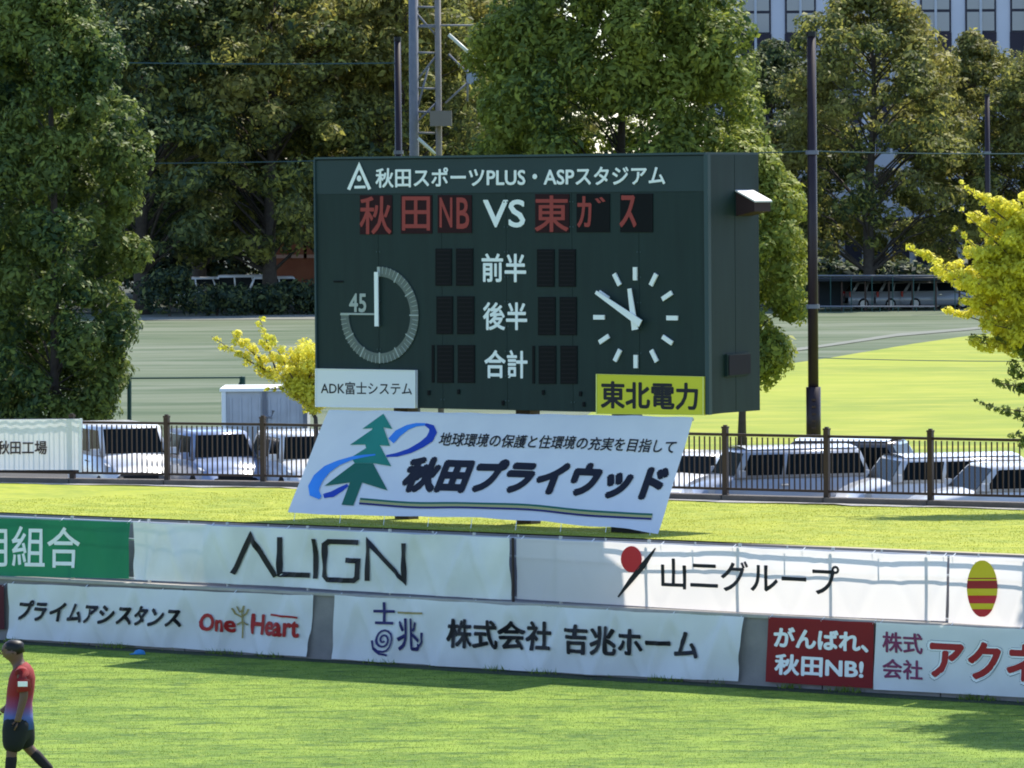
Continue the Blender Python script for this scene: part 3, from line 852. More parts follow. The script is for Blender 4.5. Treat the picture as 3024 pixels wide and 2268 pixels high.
qb, pj = wall_banner(LOWP, [(2587, 1838), (3640, 1886), (3640, 2100), (2580, 2035)], WHITE, 'white banner with large red katakana and small purple characters, rightmost of the lower row', 9, 0.014)
lettering('株式', (2606, 1864), (2726, 1871), (2606, 1926), pj, INKP, qb, 0.010, 0.022)
lettering('会社', (2606, 1944), (2726, 1951), (2606, 2003), pj, INKP, qb, 0.010, 0.022)
lettering('アクネス', (2737, 1878), (3205, 1903), (2735, 2010), pj, INKG, qb, 0.008, 0.075, name='letter_outline', cut=9)
lettering('アクネス', (2739, 1880), (3203, 1904), (2737, 2008), pj, INKW, qb, 0.010, 0.066, name='letter_halo', cut=9)
lettering('アクネス', (2746, 1887), (3196, 1909), (2744, 2000), pj, INKR, qb, 0.013, 0.035, cut=9)

# ------------------------------------------------------------------ park fence with posts, rails, balusters
FZ = 1.60
fc = empty('metal_fence', Vector((FENCE[2].x, FENCE[2].y, FZ)), 'brown metal fence with upright bars on a stone curb before the parked cars', 'fence')
fb = wloc(fc)
post_me = MB().box((0, 0, 0.66), (0.095, 0.095, 1.32)).box((0, 0, 1.34), (0.11, 0.11, 0.035)).box((0, 0, 1.37), (0.06, 0.06, 0.03)).me('fence_post', BROWN)
bal_me = MB().box((0, 0, 0.70), (0.022, 0.022, 0.94)).me('baluster', BROWN)
def flen(i): return (FENCE[i + 1] - FENCE[i]).length
cum = [0]
for i in range(len(FENCE) - 1): cum.append(cum[-1] + flen(i))
def fpt(d):
    for i in range(len(FENCE) - 1):
        if d <= cum[i + 1] or i == len(FENCE) - 2:
            k = (d - cum[i]) / (cum[i + 1] - cum[i]); e = (FENCE[i + 1] - FENCE[i]).normalized()
            return FENCE[i].lerp(FENCE[i + 1], k), e
# phase so that a post stands at photo x=494
target = atP(494, 1420, FENCE[1], Vector(((FENCE[2] - FENCE[1]).y, -(FENCE[2] - FENCE[1]).x, 0)).normalized())
d0 = cum[1] + (Vector((target.x, target.y, 0)) - FENCE[1]).length
SPC = 2.06
d = d0 - SPC * 5
seg = []
nb = 0
while d < cum[-2] + 6:
    p, e = fpt(d); p2, _ = fpt(d + SPC); ang = math.atan2(e.y, e.x)
    o = link('fence_post', post_me, fc); o.location = Vector((p.x, p.y, FZ)) - fb; o.rotation_euler = (0, 0, ang)
    n = (p2 - p); ln = n.length; n.normalize(); side = Vector((-n.y, n.x, 0))
    for z_, h_ in ((1.21, 0.05), (0.22, 0.045)):
        q = MB(); q.box(Vector(((p.x + p2.x) / 2, (p.y + p2.y) / 2, FZ + z_)), (ln - 0.097, 0.05, h_), n, side); q.obj('rail', BROWN, fc)
    for k in range(1, 19):
        if nb >= 299: break
        pp = p + n * (ln * k / 19)
        o = link('baluster', bal_me, fc); o.location = Vector((pp.x, pp.y, FZ)) - fb; o.rotation_euler = (0, 0, ang); nb += 1
    q = MB()
    q.box(Vector(((p.x + p2.x) / 2, (p.y + p2.y) / 2, FZ - 0.32)), (ln - 0.02, 0.34, 0.86), n, side); q.obj('curb_block', CURB, fc)
    d += SPC
for dA, dB in ((0.0, d0 - SPC * 5), (d, cum[-1])):
    p, e = fpt(dA); p2, _ = fpt(dB); n = (p2 - p); ln = n.length; n.normalize(); side = Vector((-n.y, n.x, 0))
    MB().box(Vector(((p.x + p2.x) / 2, (p.y + p2.y) / 2, FZ - 0.32)), (ln, 0.3, 0.86), n, side).obj('curb_block', CURB, fc)
# gravel edging strip in front of the curb
V, F = [], []
dd = np.linspace(cum[1] - 4, cum[-2] + 5, 60)
for x in dd:
    p, e = fpt(x); side = Vector((e.y, -e.x, 0))
    w_ = 0.85 + 0.18 * math.sin(x * 2.1) + 0.1 * math.sin(x * 5.3)
    V += [Vector((p.x, p.y, FZ + 0.02)) + side * 0.15, Vector((p.x, p.y, FZ + 0.045)) + side * w_]
for i in range(len(dd) - 1): F.append((2 * i, 2 * i + 1, 2 * i + 3, 2 * i + 2))
o = wmk('gravel_edging', V, F, PALECONC); tag(o, kind='structure')

# white pleated sheet with 4 characters hung on the fence
fn = Vector(((FENCE[2] - FENCE[1]).y, -(FENCE[2] - FENCE[1]).x, 0)).normalized()
fu = (FENCE[2] - FENCE[1]).normalized()
if fn.y > 0: fn = -fn
FP0 = FENCE[1] + fn * 0.12
def fproj(px, py, lift=0.0):
    p = atP(px, py, FP0, fn); s = (p - FP0).dot(fu)
    return p + fn * (0.012 * math.sin(s * 26) + 0.02 * math.sin(s * 3) + lift)
fs = empty('banner', fproj(0, 1390), 'pleated white sheet with four dark characters hung on the fence at the left edge', 'banner')
V, F = [], []
nx = 150
for i in range(nx + 1):
    for j in range(7):
        x = -420 + (239 + 420) * i / nx
        V.append(fproj(x, 1241 - 4 * i / nx + (1388 - 1241 + 4 * i / nx) * j / 6))
for i in range(nx):
    for j in range(6):
        a = i * 7 + j; F.append((a, a + 1, a + 8, a + 7))
wmk('cloth', V, F, WHITE, fs, smooth=True)
lettering('秋田工場', (-6, 1301), (140, 1301), (-6, 1342), fproj, mat('brown_print', (0.06, 0.04, 0.04), 0.6), fs, 0.022, 0.02, cut=14)
q = MB(); q.tube([fproj(239, 1236, 0.02), fproj(238, 1394, 0.02)], 0.03, 8); q.obj('edge_pole', INKW, fs)
for yy_ in (1238, 1390):
    q = MB(); q.tube([fproj(-420, yy_ + 3, -0.03), fproj(239, yy_, -0.03)], 0.02, 6); q.obj('hem_rope', INK, fs)

# ------------------------------------------------------------------ cars
GLASS = mat('car_glass', (0.004, 0.007, 0.009), 0.16, spec=0.06)
TYRE = mat('tyre', (0.012, 0.012, 0.012), 0.9)
RIM = mat('wheel_rim', (0.35, 0.35, 0.36), 0.35, metal=0.8)
LAMP = mat('lamp_glass', (0.55, 0.57, 0.58), 0.1, spec=0.9)
TAIL = mat('tail_lamp', (0.3, 0.01, 0.01), 0.2)
CHROME = mat('chrome', (0.6, 0.6, 0.6), 0.15, metal=1.0)
BLACKP = mat('black_plastic', (0.012, 0.012, 0.013), 0.5)
PLATE = mat('number_plate', (0.7, 0.7, 0.68), 0.5)
def paint(name, c): return mat('paint_' + name, c, 0.28, spec=0.5, coat=0.6)
def loft_section(x, z0, z1, hw, crown=0.03, tuck=0.06):
    zc = z0 + (z1 - z0) * 0.45
    return [(x, -hw + tuck, z0), (x, -hw, z0 + 0.12), (x, -hw, zc), (x, -hw + 0.03, z1 - 0.07), (x, -hw + 0.11, z1 - 0.008), (x, 0, z1 + crown),
            (x, hw - 0.11, z1 - 0.008), (x, hw - 0.03, z1 - 0.07), (x, hw, zc), (x, hw, z0 + 0.12), (x, hw - tuck, z0)]
def car(loc, yaw, label, colour, L=3.9, Wd=1.66, H=1.5, style='hatch', group='cars parked behind the fence', name='parked_car', cat='car', roof=None):
    P = paint(*colour)
    o = empty(name, loc, label, cat, group, rz=yaw)
    hw = Wd / 2; hx = L / 2
    if style == 'hatch': hood, wsb, wst, rt, rb, belt = 0.90, 0.55, 0.34, -0.74, -0.93, 0.92
    elif style == 'van': hood, wsb, wst, rt, rb, belt = 0.92, 0.74, 0.48, -0.90, -0.97, 1.02
    elif style == 'sedan': hood, wsb, wst, rt, rb, belt = 0.88, 0.45, 0.22, -0.46, -0.70, 0.90
    else: hood, wsb, wst, rt, rb, belt = 0.92, 0.62, 0.46, -0.84, -0.95, 0.98
    hood *= 1.0
    secs = [(-1.0, 0.32, belt - 0.28, hw - 0.14), (-0.97, 0.24, belt - 0.10, hw - 0.05), (-0.86, 0.20, belt, hw), (-0.4, 0.18, belt, hw),
            (0.2, 0.18, belt, hw), (wsb, 0.18, belt - 0.01, hw), (0.80, 0.20, belt - 0.10, hw - 0.01), (0.94, 0.24, belt - 0.22, hw - 0.07), (1.0, 0.30, belt - 0.38, hw - 0.20)]
    secs.sort(key=lambda t: t[0])
    V, F = [], []
    for x, z0, z1, w_ in secs: V += loft_section(x * hx, z0, z1, w_)
    n = 11
    for i in range(len(secs) - 1):
        for k in range(n):
            k2 = (k + 1) % n
            F.append((i * n + k, i * n + k2, (i + 1) * n + k2, (i + 1) * n + k))
    F.append(tuple(range(n))); F.append(tuple((len(secs) - 1) * n + k for k in reversed(range(n))))
    body = link('body', mesh('body', V, F, P, True), o)
    # greenhouse
    ti = 0.16 if style != 'van' else 0.09
    zb_, zr = belt - 0.03, H - 0.05
    bx0, bx1 = rb * hx, wsb * hx; tx0, tx1 = rt * hx, wst * hx
    bw, tw = hw - 0.035, hw - ti
    def gp(a, b, c):   # a 0..1 rear->front, b -1..1 across, c 0..1 up
        xb_ = bx0 + (bx1 - bx0) * a; xt = tx0 + (tx1 - tx0) * a
        return Vector((xb_ + (xt - xb_) * c, (bw + (tw - bw) * c) * b, zb_ + (zr - zb_) * c))
    bm = bmesh.new()
    vs = [bm.verts.new(p) for p in (gp(0, -1, 0), gp(1, -1, 0), gp(1, 1, 0), gp(0, 1, 0), gp(0, -1, 1), gp(1, -1, 1), gp(1, 1, 1), gp(0, 1, 1))]
    for f in ((3, 2, 1, 0), (4, 5, 6, 7), (0, 1, 5, 4), (1, 2, 6, 5), (2, 3, 7, 6), (3, 0, 4, 7)): bm.faces.new([vs[i] for i in f])
    te = [e for e in bm.edges if all(v.co.z > zr - 0.01 for v in e.verts)]
    bmesh.ops.bevel(bm, geom=te, offset=0.07, segments=3, affect='EDGES', profile=0.6)
    for v in bm.verts:
        if v.co.z > zr - 0.005: v.co.z += 0.05 * (1 - (v.co.y / tw) ** 2)
    me = bpy.data.meshes.new('cabin'); bm.to_mesh(me); bm.free(); me.materials.append(P)
    me.polygons.foreach_set('use_smooth', [True] * len(me.polygons)); me.update()
    link('cabin', me, o)
    if roof:
        q = MB()
        nx_, ny_ = 8, 6
        for i in range(nx_ + 1):
            for j in range(ny_ + 1):
                yy = (-1 + 2 * j / ny_) * (tw - 0.03)
                q.V.append(Vector((tx0 + 0.03 + (tx1 - tx0 - 0.06) * i / nx_, yy, zr + 0.05 * (1 - (yy / tw) ** 2) + 0.012)))
        for i in range(nx_):
            for j in range(ny_):
                a = i * (ny_ + 1) + j; q.F.append((a, a + ny_ + 1, a + ny_ + 2, a + 1))
        link('roof_glare', q.me('roof_glare', paint(*roof), True), o)  # pale sheet over the roof, sun glare put into its colour
    def pane(c4, nrm, nm='window'):
        A = [p + nrm * 0.004 for p in c4]
        q = MB(); q.hexa(A, [p + nrm * 0.006 for p in A]); link(nm, q.me(nm, GLASS), o)
    # windscreen / rear window
    for a, nm in ((1, 'windscreen'), (0, 'rear_window')):
        A = [gp(a, -0.90, 0.08), gp(a, 0.90, 0.08), gp(a, 0.88, 0.88), gp(a, -0.88, 0.88)]
        nn = (A[1] - A[0]).cross(A[3] - A[0]).normalized()
        if (nn.x > 0) != (a == 1): nn = -nn
        pane(A, nn, nm)
    cuts = [(0.03, 0.30), (0.33, 0.63), (0.66, 0.955)] if style in ('van', 'wagon') else [(0.05, 0.24), (0.27, 0.60), (0.63, 0.955)]
    for sgn in (-1, 1):
        for a0, a1 in cuts:
            A = [gp(a0, sgn, 0.10), gp(a1, sgn, 0.10), gp(a1, sgn, 0.84), gp(a0, sgn, 0.84)]
            nn = (A[1] - A[0]).cross(A[3] - A[0]).normalized()
            if (nn.y > 0) != (sgn > 0): nn = -nn
            pane(A, nn, 'side_window')
    # wheels
    for sx in (-0.62, 0.64):
        for sgn in (-1, 1):
            c = Vector((sx * hx, sgn * (hw - 0.09), 0.30))
            q = MB().tube([c - Vector((0, 0.10, 0)), c - Vector((0, 0.085, 0)), c + Vector((0, 0.085, 0)), c + Vector((0, 0.10, 0))], [0.26, 0.30, 0.30, 0.26], 20)
            w_ = link('wheel', q.me('wheel', TYRE, False), o)
            q = MB().tube([c + Vector((0, sgn * 0.101, 0)), c + Vector((0, sgn * 0.115, 0))], 0.19, 12)
            link('rim', q.me('rim', RIM), w_)
    for sgn in (-1, 1):
        q = MB().hexa([(0.90 * hx, sgn * (hw - 0.40), belt - 0.40), (0.955 * hx, sgn * (hw - 0.40), belt - 0.40), (0.90 * hx, sgn * (hw - 0.05), belt - 0.38), (0.84 * hx, sgn * (hw - 0.04), belt - 0.38)],
                      [(0.90 * hx, sgn * (hw - 0.40), belt - 0.22), (0.955 * hx, sgn * (hw - 0.40), belt - 0.27), (0.90 * hx, sgn * (hw - 0.05), belt - 0.22), (0.84 * hx, sgn * (hw - 0.025), belt - 0.16)])
        link('headlight', q.me('headlight', LAMP), o)
        q = MB().box((-0.955 * hx, sgn * (hw - 0.12), belt - 0.12), (0.10, 0.14, 0.28)); link('tail_light', q.me('tail_light', TAIL), o)
        q = MB().box((wsb * hx - 0.12, sgn * (hw + 0.09), belt + 0.06), (0.10, 0.17, 0.13)); link('mirror', q.me('mirror', P), o)
        q = MB().box((0.05 * hx, sgn * (hw + 0.004), belt - 0.16), (0.16, 0.02, 0.03)); link('door_handle', q.me('door_handle', CHROME), o)
    q = MB().box((0.985 * hx, 0, 0.52), (0.06, Wd * 0.5, 0.16)); link('grille', q.me('grille', BLACKP), o)
    q = MB().box((1.005 * hx, 0, 0.36), (0.03, 0.33, 0.16)); link('number_plate', q.me('number_plate', PLATE), o)
    q = MB().box((0.97 * hx, 0, 0.235), (0.14, Wd * 0.85, 0.08)); link('bumper', q.me('bumper', BLACKP), o)
    return o
def cl_(px, Y): p = atY(px, 1300, Y); return Vector((p.x, p.y, PZ))
WH = ('white', (0.78, 0.78, 0.78)); SI = ('silver', (0.42, 0.45, 0.52)); DK = ('dark_grey', (0.03, 0.035, 0.04)); SB = ('pale_blue', (0.45, 0.55, 0.70)); BK = ('black', (0.012, 0.012, 0.014))
# yaw: car nose along local +x ; -90deg = facing the camera
car(cl_(352, 106.5), R(-70), 'white van with a large black windscreen just right of the hung sheet', WH, 3.3, 1.48, 1.66, 'van', name='parked_van', cat='van')
car(cl_(625, 106.5), R(-70), 'silver blue hatchback seen from the front between two fence posts left of the banner', ('silver_blue', (0.26, 0.32, 0.46)), 3.4, 1.50, 1.5, 'hatch')
car(cl_(890, 105.5), R(-72), 'white hatchback half hidden by the left edge of the slanted banner', WH, 3.4, 1.50, 1.50, 'hatch')
car(cl_(1175, 103.5), R(-62), 'white compact car hidden behind the middle of the slanted banner', WH, 3.7, 1.62, 1.48, 'hatch')
car(cl_(2060, 99.5), R(-115), 'white sedan with low roof just right of the slanted banner', WH, 3.9, 1.64, 1.32, 'sedan')
car(cl_(2290, 97.0), R(-164), 'silver wagon with dark side windows and a roof painted white for sun glare by the tall pole', ('pale_silver', (0.36, 0.38, 0.42)), 3.5, 1.60, 1.52, 'wagon', roof=WH)
car(cl_(2560, 98.5), R(-18), 'dark minivan with roof painted white for sun glare and dark sloped rear window right of the tall pole', ('charcoal', (0.03, 0.032, 0.036)), 3.6, 1.66, 1.58, 'hatch', name='parked_van', cat='minivan', roof=WH)
car(cl_(2760, 95.2), R(-166), 'white estate car with dark side windows, second from the right edge', ('pearl_white', (0.66, 0.67, 0.68)), 3.6, 1.68, 1.44, 'wagon', roof=WH)
car(cl_(3010, 93.2), R(-164), 'pale car with white roof cut by the right edge of the photo', ('pearl', (0.68, 0.70, 0.72)), 4.2, 1.68, 1.40, 'hatch')

# ------------------------------------------------------------------ tall net poles and their cables
def net_pole(px, py_top, Y, r, label, sleeve=True):
    p = atY(px, py_top, Y)
    o = empty('net_pole', (p.x, p.y, PZ), label, 'pole', 'tall dark poles in the park')
    MB().tube([(p.x, p.y, PZ), (p.x, p.y, p.z)], [r * 1.12, r * 0.9], 14).obj('shaft', POLEM, o, True)
    MB().tube([(p.x, p.y, p.z + 0.005), (p.x, p.y, p.z + 0.12)], r * 1.0, 14).obj('cap', BLACKP, o)
    if sleeve:
        MB().tube([(p.x, p.y, PZ), (p.x, p.y, PZ + 1.65)], r * 1.5, 14).obj('sleeve', POLEM, o, True)
        for k in range(6):
            MB().box((p.x, p.y - r * 1.52, PZ + 0.5 + k * 0.17), (r * 0.9, 0.02, 0.05)).obj('sleeve_plate', BROWN, o)
    for py in (450, 905):
        z = atY(px, py, Y).z
        if z < p.z - 0.4: MB().tube([(p.x, p.y, z - .05), (p.x, p.y, z + .05)], r * 1.35, 14).obj('collar', GREYSTEEL, o)
    return p
net_pole(2396, 108, 122, 0.118, 'thick dark brown pole standing in front of the lit lawn right of the scoreboard')
net_pole(1174, 122, 135, 0.095, 'dark pole rising behind the scoreboard beside the grey pylon', False)
net_pole(2915, 284, 262, 0.14, 'thin dark pole among the autumn trees at the upper right', False)
CAB = mat('cable', (0.05, 0.10, 0.11), 0.6)
def cable(pts, r, label):
    P = [atY(*p) for p in pts]
    q = MB(); 
    out = []
    for i in range(len(P) - 1):
        for k in range(8):
            t = k / 8; p = P[i].lerp(P[i + 1], t); p.z -= 4 * 0.05 * t * (1 - t); out.append(p)
    out.append(P[-1])
    o = q.tube(out, r, 5).obj('net_cable', CAB); tag(o, label, 'cable')
cable([(120, 180, 135), (1174, 186, 135)], 0.018, 'upper cable running left from the dark pole across the shaded trees')
cable([(120, 482, 135), (1174, 468, 135)], 0.014, 'lower cable running left behind the scoreboard edge across the shaded trees')
cable([(1174, 470, 128), (2396, 446, 122), (3300, 450, 126)], 0.014, 'cable at scoreboard top height passing the thick pole')
cable([(2396, 1056, 122), (3300, 1064, 126)], 0.010, 'low thin cable running right from the thick pole over the lit lawn')

# ------------------------------------------------------------------ grey pylon behind the board
PYD = 140
def pyp(px, py, dy=0.0): return atY(px, py, PYD + dy)
pb_ = pyp(1230, 1100); pyl = empty('steel_pylon', (pb_.x, pb_.y, PZ), 'grey steel lattice pylon with box and round dish rising between the trees', 'pylon')
def bar(pts, r, nm, m_=GREYSTEEL, n=8): return MB().tube([pyp(*p) for p in pts], r, n).obj(nm, m_, pyl, True)
g0 = atZ(1222, 1250, PZ)
for dy in (0, 1.1):
    MB().tube([Vector((pyp(1222, 0, dy).x - .05, PYD + dy, PZ)), pyp(1219, -300, dy)], 0.13 - .03 * dy, 10).obj('leg', GREYSTEEL, pyl, True)
    MB().tube([Vector((pyp(1292, 0, dy).x, PYD + dy, PZ)), pyp(1290, -300, dy)], 0.085, 10).obj('leg', mat('weathered_steel', (0.20, 0.18, 0.16), 0.7, noise=(0.28, 0.24, 0.21), nscale=4), pyl, True)
for y_ in (20, 78, 155, 260, 330, 392):
    bar([(1219, y_), (1292, y_ + 2)], 0.03, 'cross_bar')
for a_, b_ in (((1222, 30), (1292, 110)), ((1222, 360), (1265, 200)), ((1222, 370), (1292, 300)), ((1292, 160), (1222, 250)), ((1240, 75), (1400, 75)), ((1325, 160), (1400, 235)), ((1315, 305), (1380, 245)), ((1380, 190), (1381, 300))):
    bar([a_, b_], 0.028, 'brace')
c = pyp(1302, 350, -0.3); MB().box(c, (0.60, 0.5, 0.42)).obj('equipment_box', mat('box_paint', (0.20, 0.18, 0.16), 0.7), pyl)
c = pyp(1395, 232, -0.3); MB().tube([c + Vector((0, -.1, 0)), c + Vector((0, .1, 0))], [0.17, 0.12], 14).obj('dish', mat('dish_grey', (0.28, 0.32, 0.42), 0.5), pyl)
bar([(1325, 102, -0.8), (1432, 198, -0.8)], 0.05, 'pale_tube', mat('pale_tube', (0.6, 0.62, 0.5), 0.4))
bar([(1235, 408, -0.8), (1285, 455, -0.8)], 0.045, 'pale_tube', mat('pale_tube', (0.8, 0.82, 0.7), 0.4))

# ------------------------------------------------------------------ green frame and white container on the left
gf = empty('goal_frame', atZ(600, 1235, PZ), 'dark green metal frame gate standing on the field left of the yellow tree', 'frame')
def gbar(a_, b_, r): MB().tube([atY(*a_), atY(*b_)], r, 8).obj('bar', DKGREEN, gf)
GY = 128
gbar((382, 1118, GY), (382, 1260, GY), 0.055); gbar((716, 1112, GY), (716, 1240, GY), 0.075)
gbar((260, 1140, GY), (260, 1260, GY), 0.05); gbar((300, 1130, GY), (260, 1142, GY), 0.03)
gbar((376, 1117, GY), (722, 1115, GY), 0.022); gbar((716, 1112, GY), (702, 1150, GY), 0.03)
# container
CW = mat('container_paint', (0.50, 0.52, 0.56), 0.5, noise=(0.42, 0.43, 0.46), nscale=3)
ct = empty('storage_container', atY(775, 1240, 122), 'white and grey storage box behind the fence under the yellow tree', 'container')
a, b = atY(657, 1250, 122), atY(905, 1250, 122); ztop = atY(700, 1157, 122).z
MB().box(((a.x + b.x) / 2, 123.2, (PZ + ztop) / 2), (b.x - a.x, 2.2, ztop - PZ)).obj('box', CW, ct)
MB().box(((a.x + b.x) / 2, 123.2, ztop + 0.04), (b.x - a.x + .12, 2.35, 0.075)).obj('lid', INKW, ct)
for x_ in (a.x + .03, (a.x + b.x) / 2, b.x - .03): MB().box((x_, 122.07, (PZ + ztop) / 2), (0.10, 0.05, ztop - PZ)).obj('post', INKW if x_ < a.x + .1 else GREYSTEEL, ct)
for k in range(8):
    x_ = a.x + 0.2 + (b.x - a.x - .4) * k / 7
    MB().box((x_, 122.085, (PZ + ztop) / 2 - .05), (0.05, 0.02, ztop - PZ - .2)).obj('rib', CW, ct)
c = atY(795, 1222, 121.9); MB().tube([c + Vector((-.12, 0, -.05)), c + Vector((.05, 0, -.09)), c + Vector((.10, 0, .08))], 0.04, 8).obj('handle', GREYSTEEL, ct)

# ------------------------------------------------------------------ far pavilion, railings, building
BW = mat('building_wall', (0.58, 0.60, 0.66), 0.8, noise=(0.52, 0.54, 0.60), nscale=0.5)
WIN = mat('window_glass', (0.16, 0.20, 0.25), 0.08, spec=0.8); WFR = mat('window_frame', (0.02, 0.02, 0.035), 0.5); WDK = mat('dark_panel', (0.018, 0.014, 0.03), 0.5)
BY = 330.0
bl = atY(2110, 100, BY).x; br = bl + 52
bd = empty('office_building', ((bl + br) / 2, BY + 8, PZ), 'pale blue grey office building with tall paired windows behind the trees at the upper right', 'building')
MB().box(((bl + br) / 2, BY + 8, PZ + 14), (br - bl, 16, 28)).obj('wall', BW, bd)
fr_me = MB().box((0, 0, 0), (2.0, 0.12, 3.3)).me('window', WFR)
gl_me = MB().box((0, 0, 0), (0.82, 0.05, 1.22)).me('pane', WIN)
dk_me = MB().box((0, 0, 0), (2.06, 0.06, 1.2)).me('spandrel', WDK)
mu_me = MB().box((0, 0, 0), (0.16, 0.12, 4.4)).me('mullion', mat('pale_mullion', (0.45, 0.48, 0.52), 0.6))
bb = wloc(bd)
ref = atY(2745, 112, BY)     # bottom of a dark spandrel row
k = -8
zs = [ref.z + 1.0 + 4.35 * j for j in (-3, -2, -1, 0, 1)]
cx0 = atY(2763, 100, BY).x
for j, zz in enumerate(zs):
    for k in range(-11, 16):
        x_ = cx0 + k * 2.92
        if x_ < bl + 1.3 or x_ > br - 1.3 or zz < 3: continue
        w_ = link('window', fr_me, bd); w_.location = Vector((x_, BY - 0.03, zz + 1.0)) - bb
        for sx in (-.47, .47):
            for sz in (-.95, .45):
                p_ = link('pane', gl_me, w_); p_.location = (sx, -0.06, sz)
        o = link('spandrel', dk_me, w_); o.location = (0, -0.01, -2.26)
        o = link('mullion', mu_me, w_); o.location = (0, -0.10, -0.6)
# low pavilion
pvx0, pvx1 = atY(2330, 800, 265).x, atY(2850, 800, 265).x
pv = empty('pavilion', ((pvx0 + pvx1) / 2, 266, PZ), 'low open shelter with a dark roof and thin posts under the right hand trees', 'shelter')
zroof = atY(2600, 825, 265).z
MB().box(((pvx0 + pvx1) / 2, 267, zroof), (pvx1 - pvx0, 5, 0.14)).obj('roof', mat('roof_dark', (0.02, 0.025, 0.03), 0.8), pv)
for k in range(8):
    x_ = pvx0 + .3 + (pvx1 - pvx0 - .6) * k / 7
    MB().tube([(x_, 265, PZ), (x_, 265, zroof - .075)], 0.05, 8).obj('post', BROWN, pv)
MB().box(((pvx0 + pvx1) / 2, 269.4, (PZ + zroof) / 2), (pvx1 - pvx0 - .4, 0.1, zroof - PZ - .3)).obj('back_wall', mat('back_wall', (0.03, 0.04, 0.05), 0.8), pv)
zr2 = atY(2600, 712, 300).z
lw = empty('annex', (atY(2650, 700, 301).x, 302, PZ), 'low annex with pale wall and dark eave seen between the trunks on the right', 'building')
x0_, x1_ = atY(2330, 700, 300).x, atY(3060, 700, 300).x
zt_ = atY(2650, 655, 300).z
MB().box(((x0_ + x1_) / 2, 303, (PZ + zt_ + 4) / 2), (x1_ - x0_, 6, zt_ + 4 - PZ)).obj('wall', BW, lw)
MB().box(((x0_ + x1_) / 2, 299.6, zt_), (x1_ - x0_, 0.7, 0.55)).obj('eave', WDK, lw)
for k in range(10):
    x_ = x0_ + 1 + (x1_ - x0_ - 2) * k / 9
    MB().box((x_, 299.9, (PZ + zt_) / 2 - .3), (1.0, 0.12, zt_ - PZ - 1.2)).obj('window', WFR, lw)
# steel guard rail in front
for (px0, px1, py, Y, lab) in ((2330, 2760, 905, 262, 'long pale guard rail along the far edge of the lawn'), (2330, 2820, 814, 264, 'upper pale beam in front of the shelter')):
    o = empty('guard_rail', atY(px0, py, Y), lab, 'rail')
    MB().tube([atY(px0, py, Y), atY(px1, py, Y)], 0.04, 6).obj('rail', GREYSTEEL, o)
    for k in range(9):
        p = atY(px0 + (px1 - px0) * k / 8, py, Y); MB().tube([(p.x, p.y, PZ), (p.x, p.y, p.z)], 0.025, 6).obj('post', DKGREEN, o)
# white far vehicles, left and right
def far_car(px, Y, lab, col, yaw=0, st='hatch', H=1.5, gr='cars parked far behind the trees'):
    p = atY(px, 880, Y); return car(Vector((p.x, p.y, PZ)), yaw, lab, col, 4.1, 1.68, H, st, group=gr)
far_car(2608, 268, 'silver far car under the shelter, leftmost of three', ('dull_silver', (0.22, 0.23, 0.25)), R(10)); far_car(2682, 268, 'silver far car under the shelter, middle of three', ('dull_silver', (0.22, 0.23, 0.25)), R(15)); far_car(2760, 268, 'silver far car under the shelter, rightmost of three', ('dull_silver', (0.22, 0.23, 0.25)), R(10))
far_car(630, 282, 'white far car left of two dark trunks in the shade', WH, R(0), 'van', 1.8); far_car(745, 282, 'white far van between dark trunks left of the scoreboard', WH, R(0), 'van', 1.9)
far_car(830, 282, 'white far car nearest the left edge of the scoreboard', WH, R(5), 'hatch', 1.8)
# rust coloured shed
RU = mat('rust_panels', (0.20, 0.06, 0.035), 0.7, noise=(0.26, 0.10, 0.06), nscale=1)
sh = empty('brick_red_hut', atY(865, 860, 300), 'rust red hut with pale frames showing between the trunks left of the scoreboard', 'hut')
a, b = atY(792, 700, 300), atY(1010, 700, 300); zlow, zhi = atY(800, 775, 300).z, atY(800, 672, 300).z
MB().box(((a.x + b.x) / 2, 302, (PZ + zhi) / 2), (b.x - a.x, 4, zhi - PZ)).obj('wall', RU, sh)
MB().box(((a.x + b.x) / 2, 302, zhi + .12), (b.x - a.x + .5, 4.6, .2)).obj('roof', mat('roof_pale', (0.4, 0.35, 0.33), 0.7), sh)
for k in range(4):
    x_ = a.x + .8 + (b.x - a.x - 1.6) * k / 3
    f_ = MB().box((x_, 299.97, (zlow + zhi) / 2), (1.1, 0.1, zhi - zlow - .5)).obj('window', mat('frame_pink', (0.45, 0.30, 0.28), 0.7), sh)
    MB().box((x_, 299.9, (zlow + zhi) / 2), (0.75, 0.04, zhi - zlow - .9)).obj('pane', RU, f_)

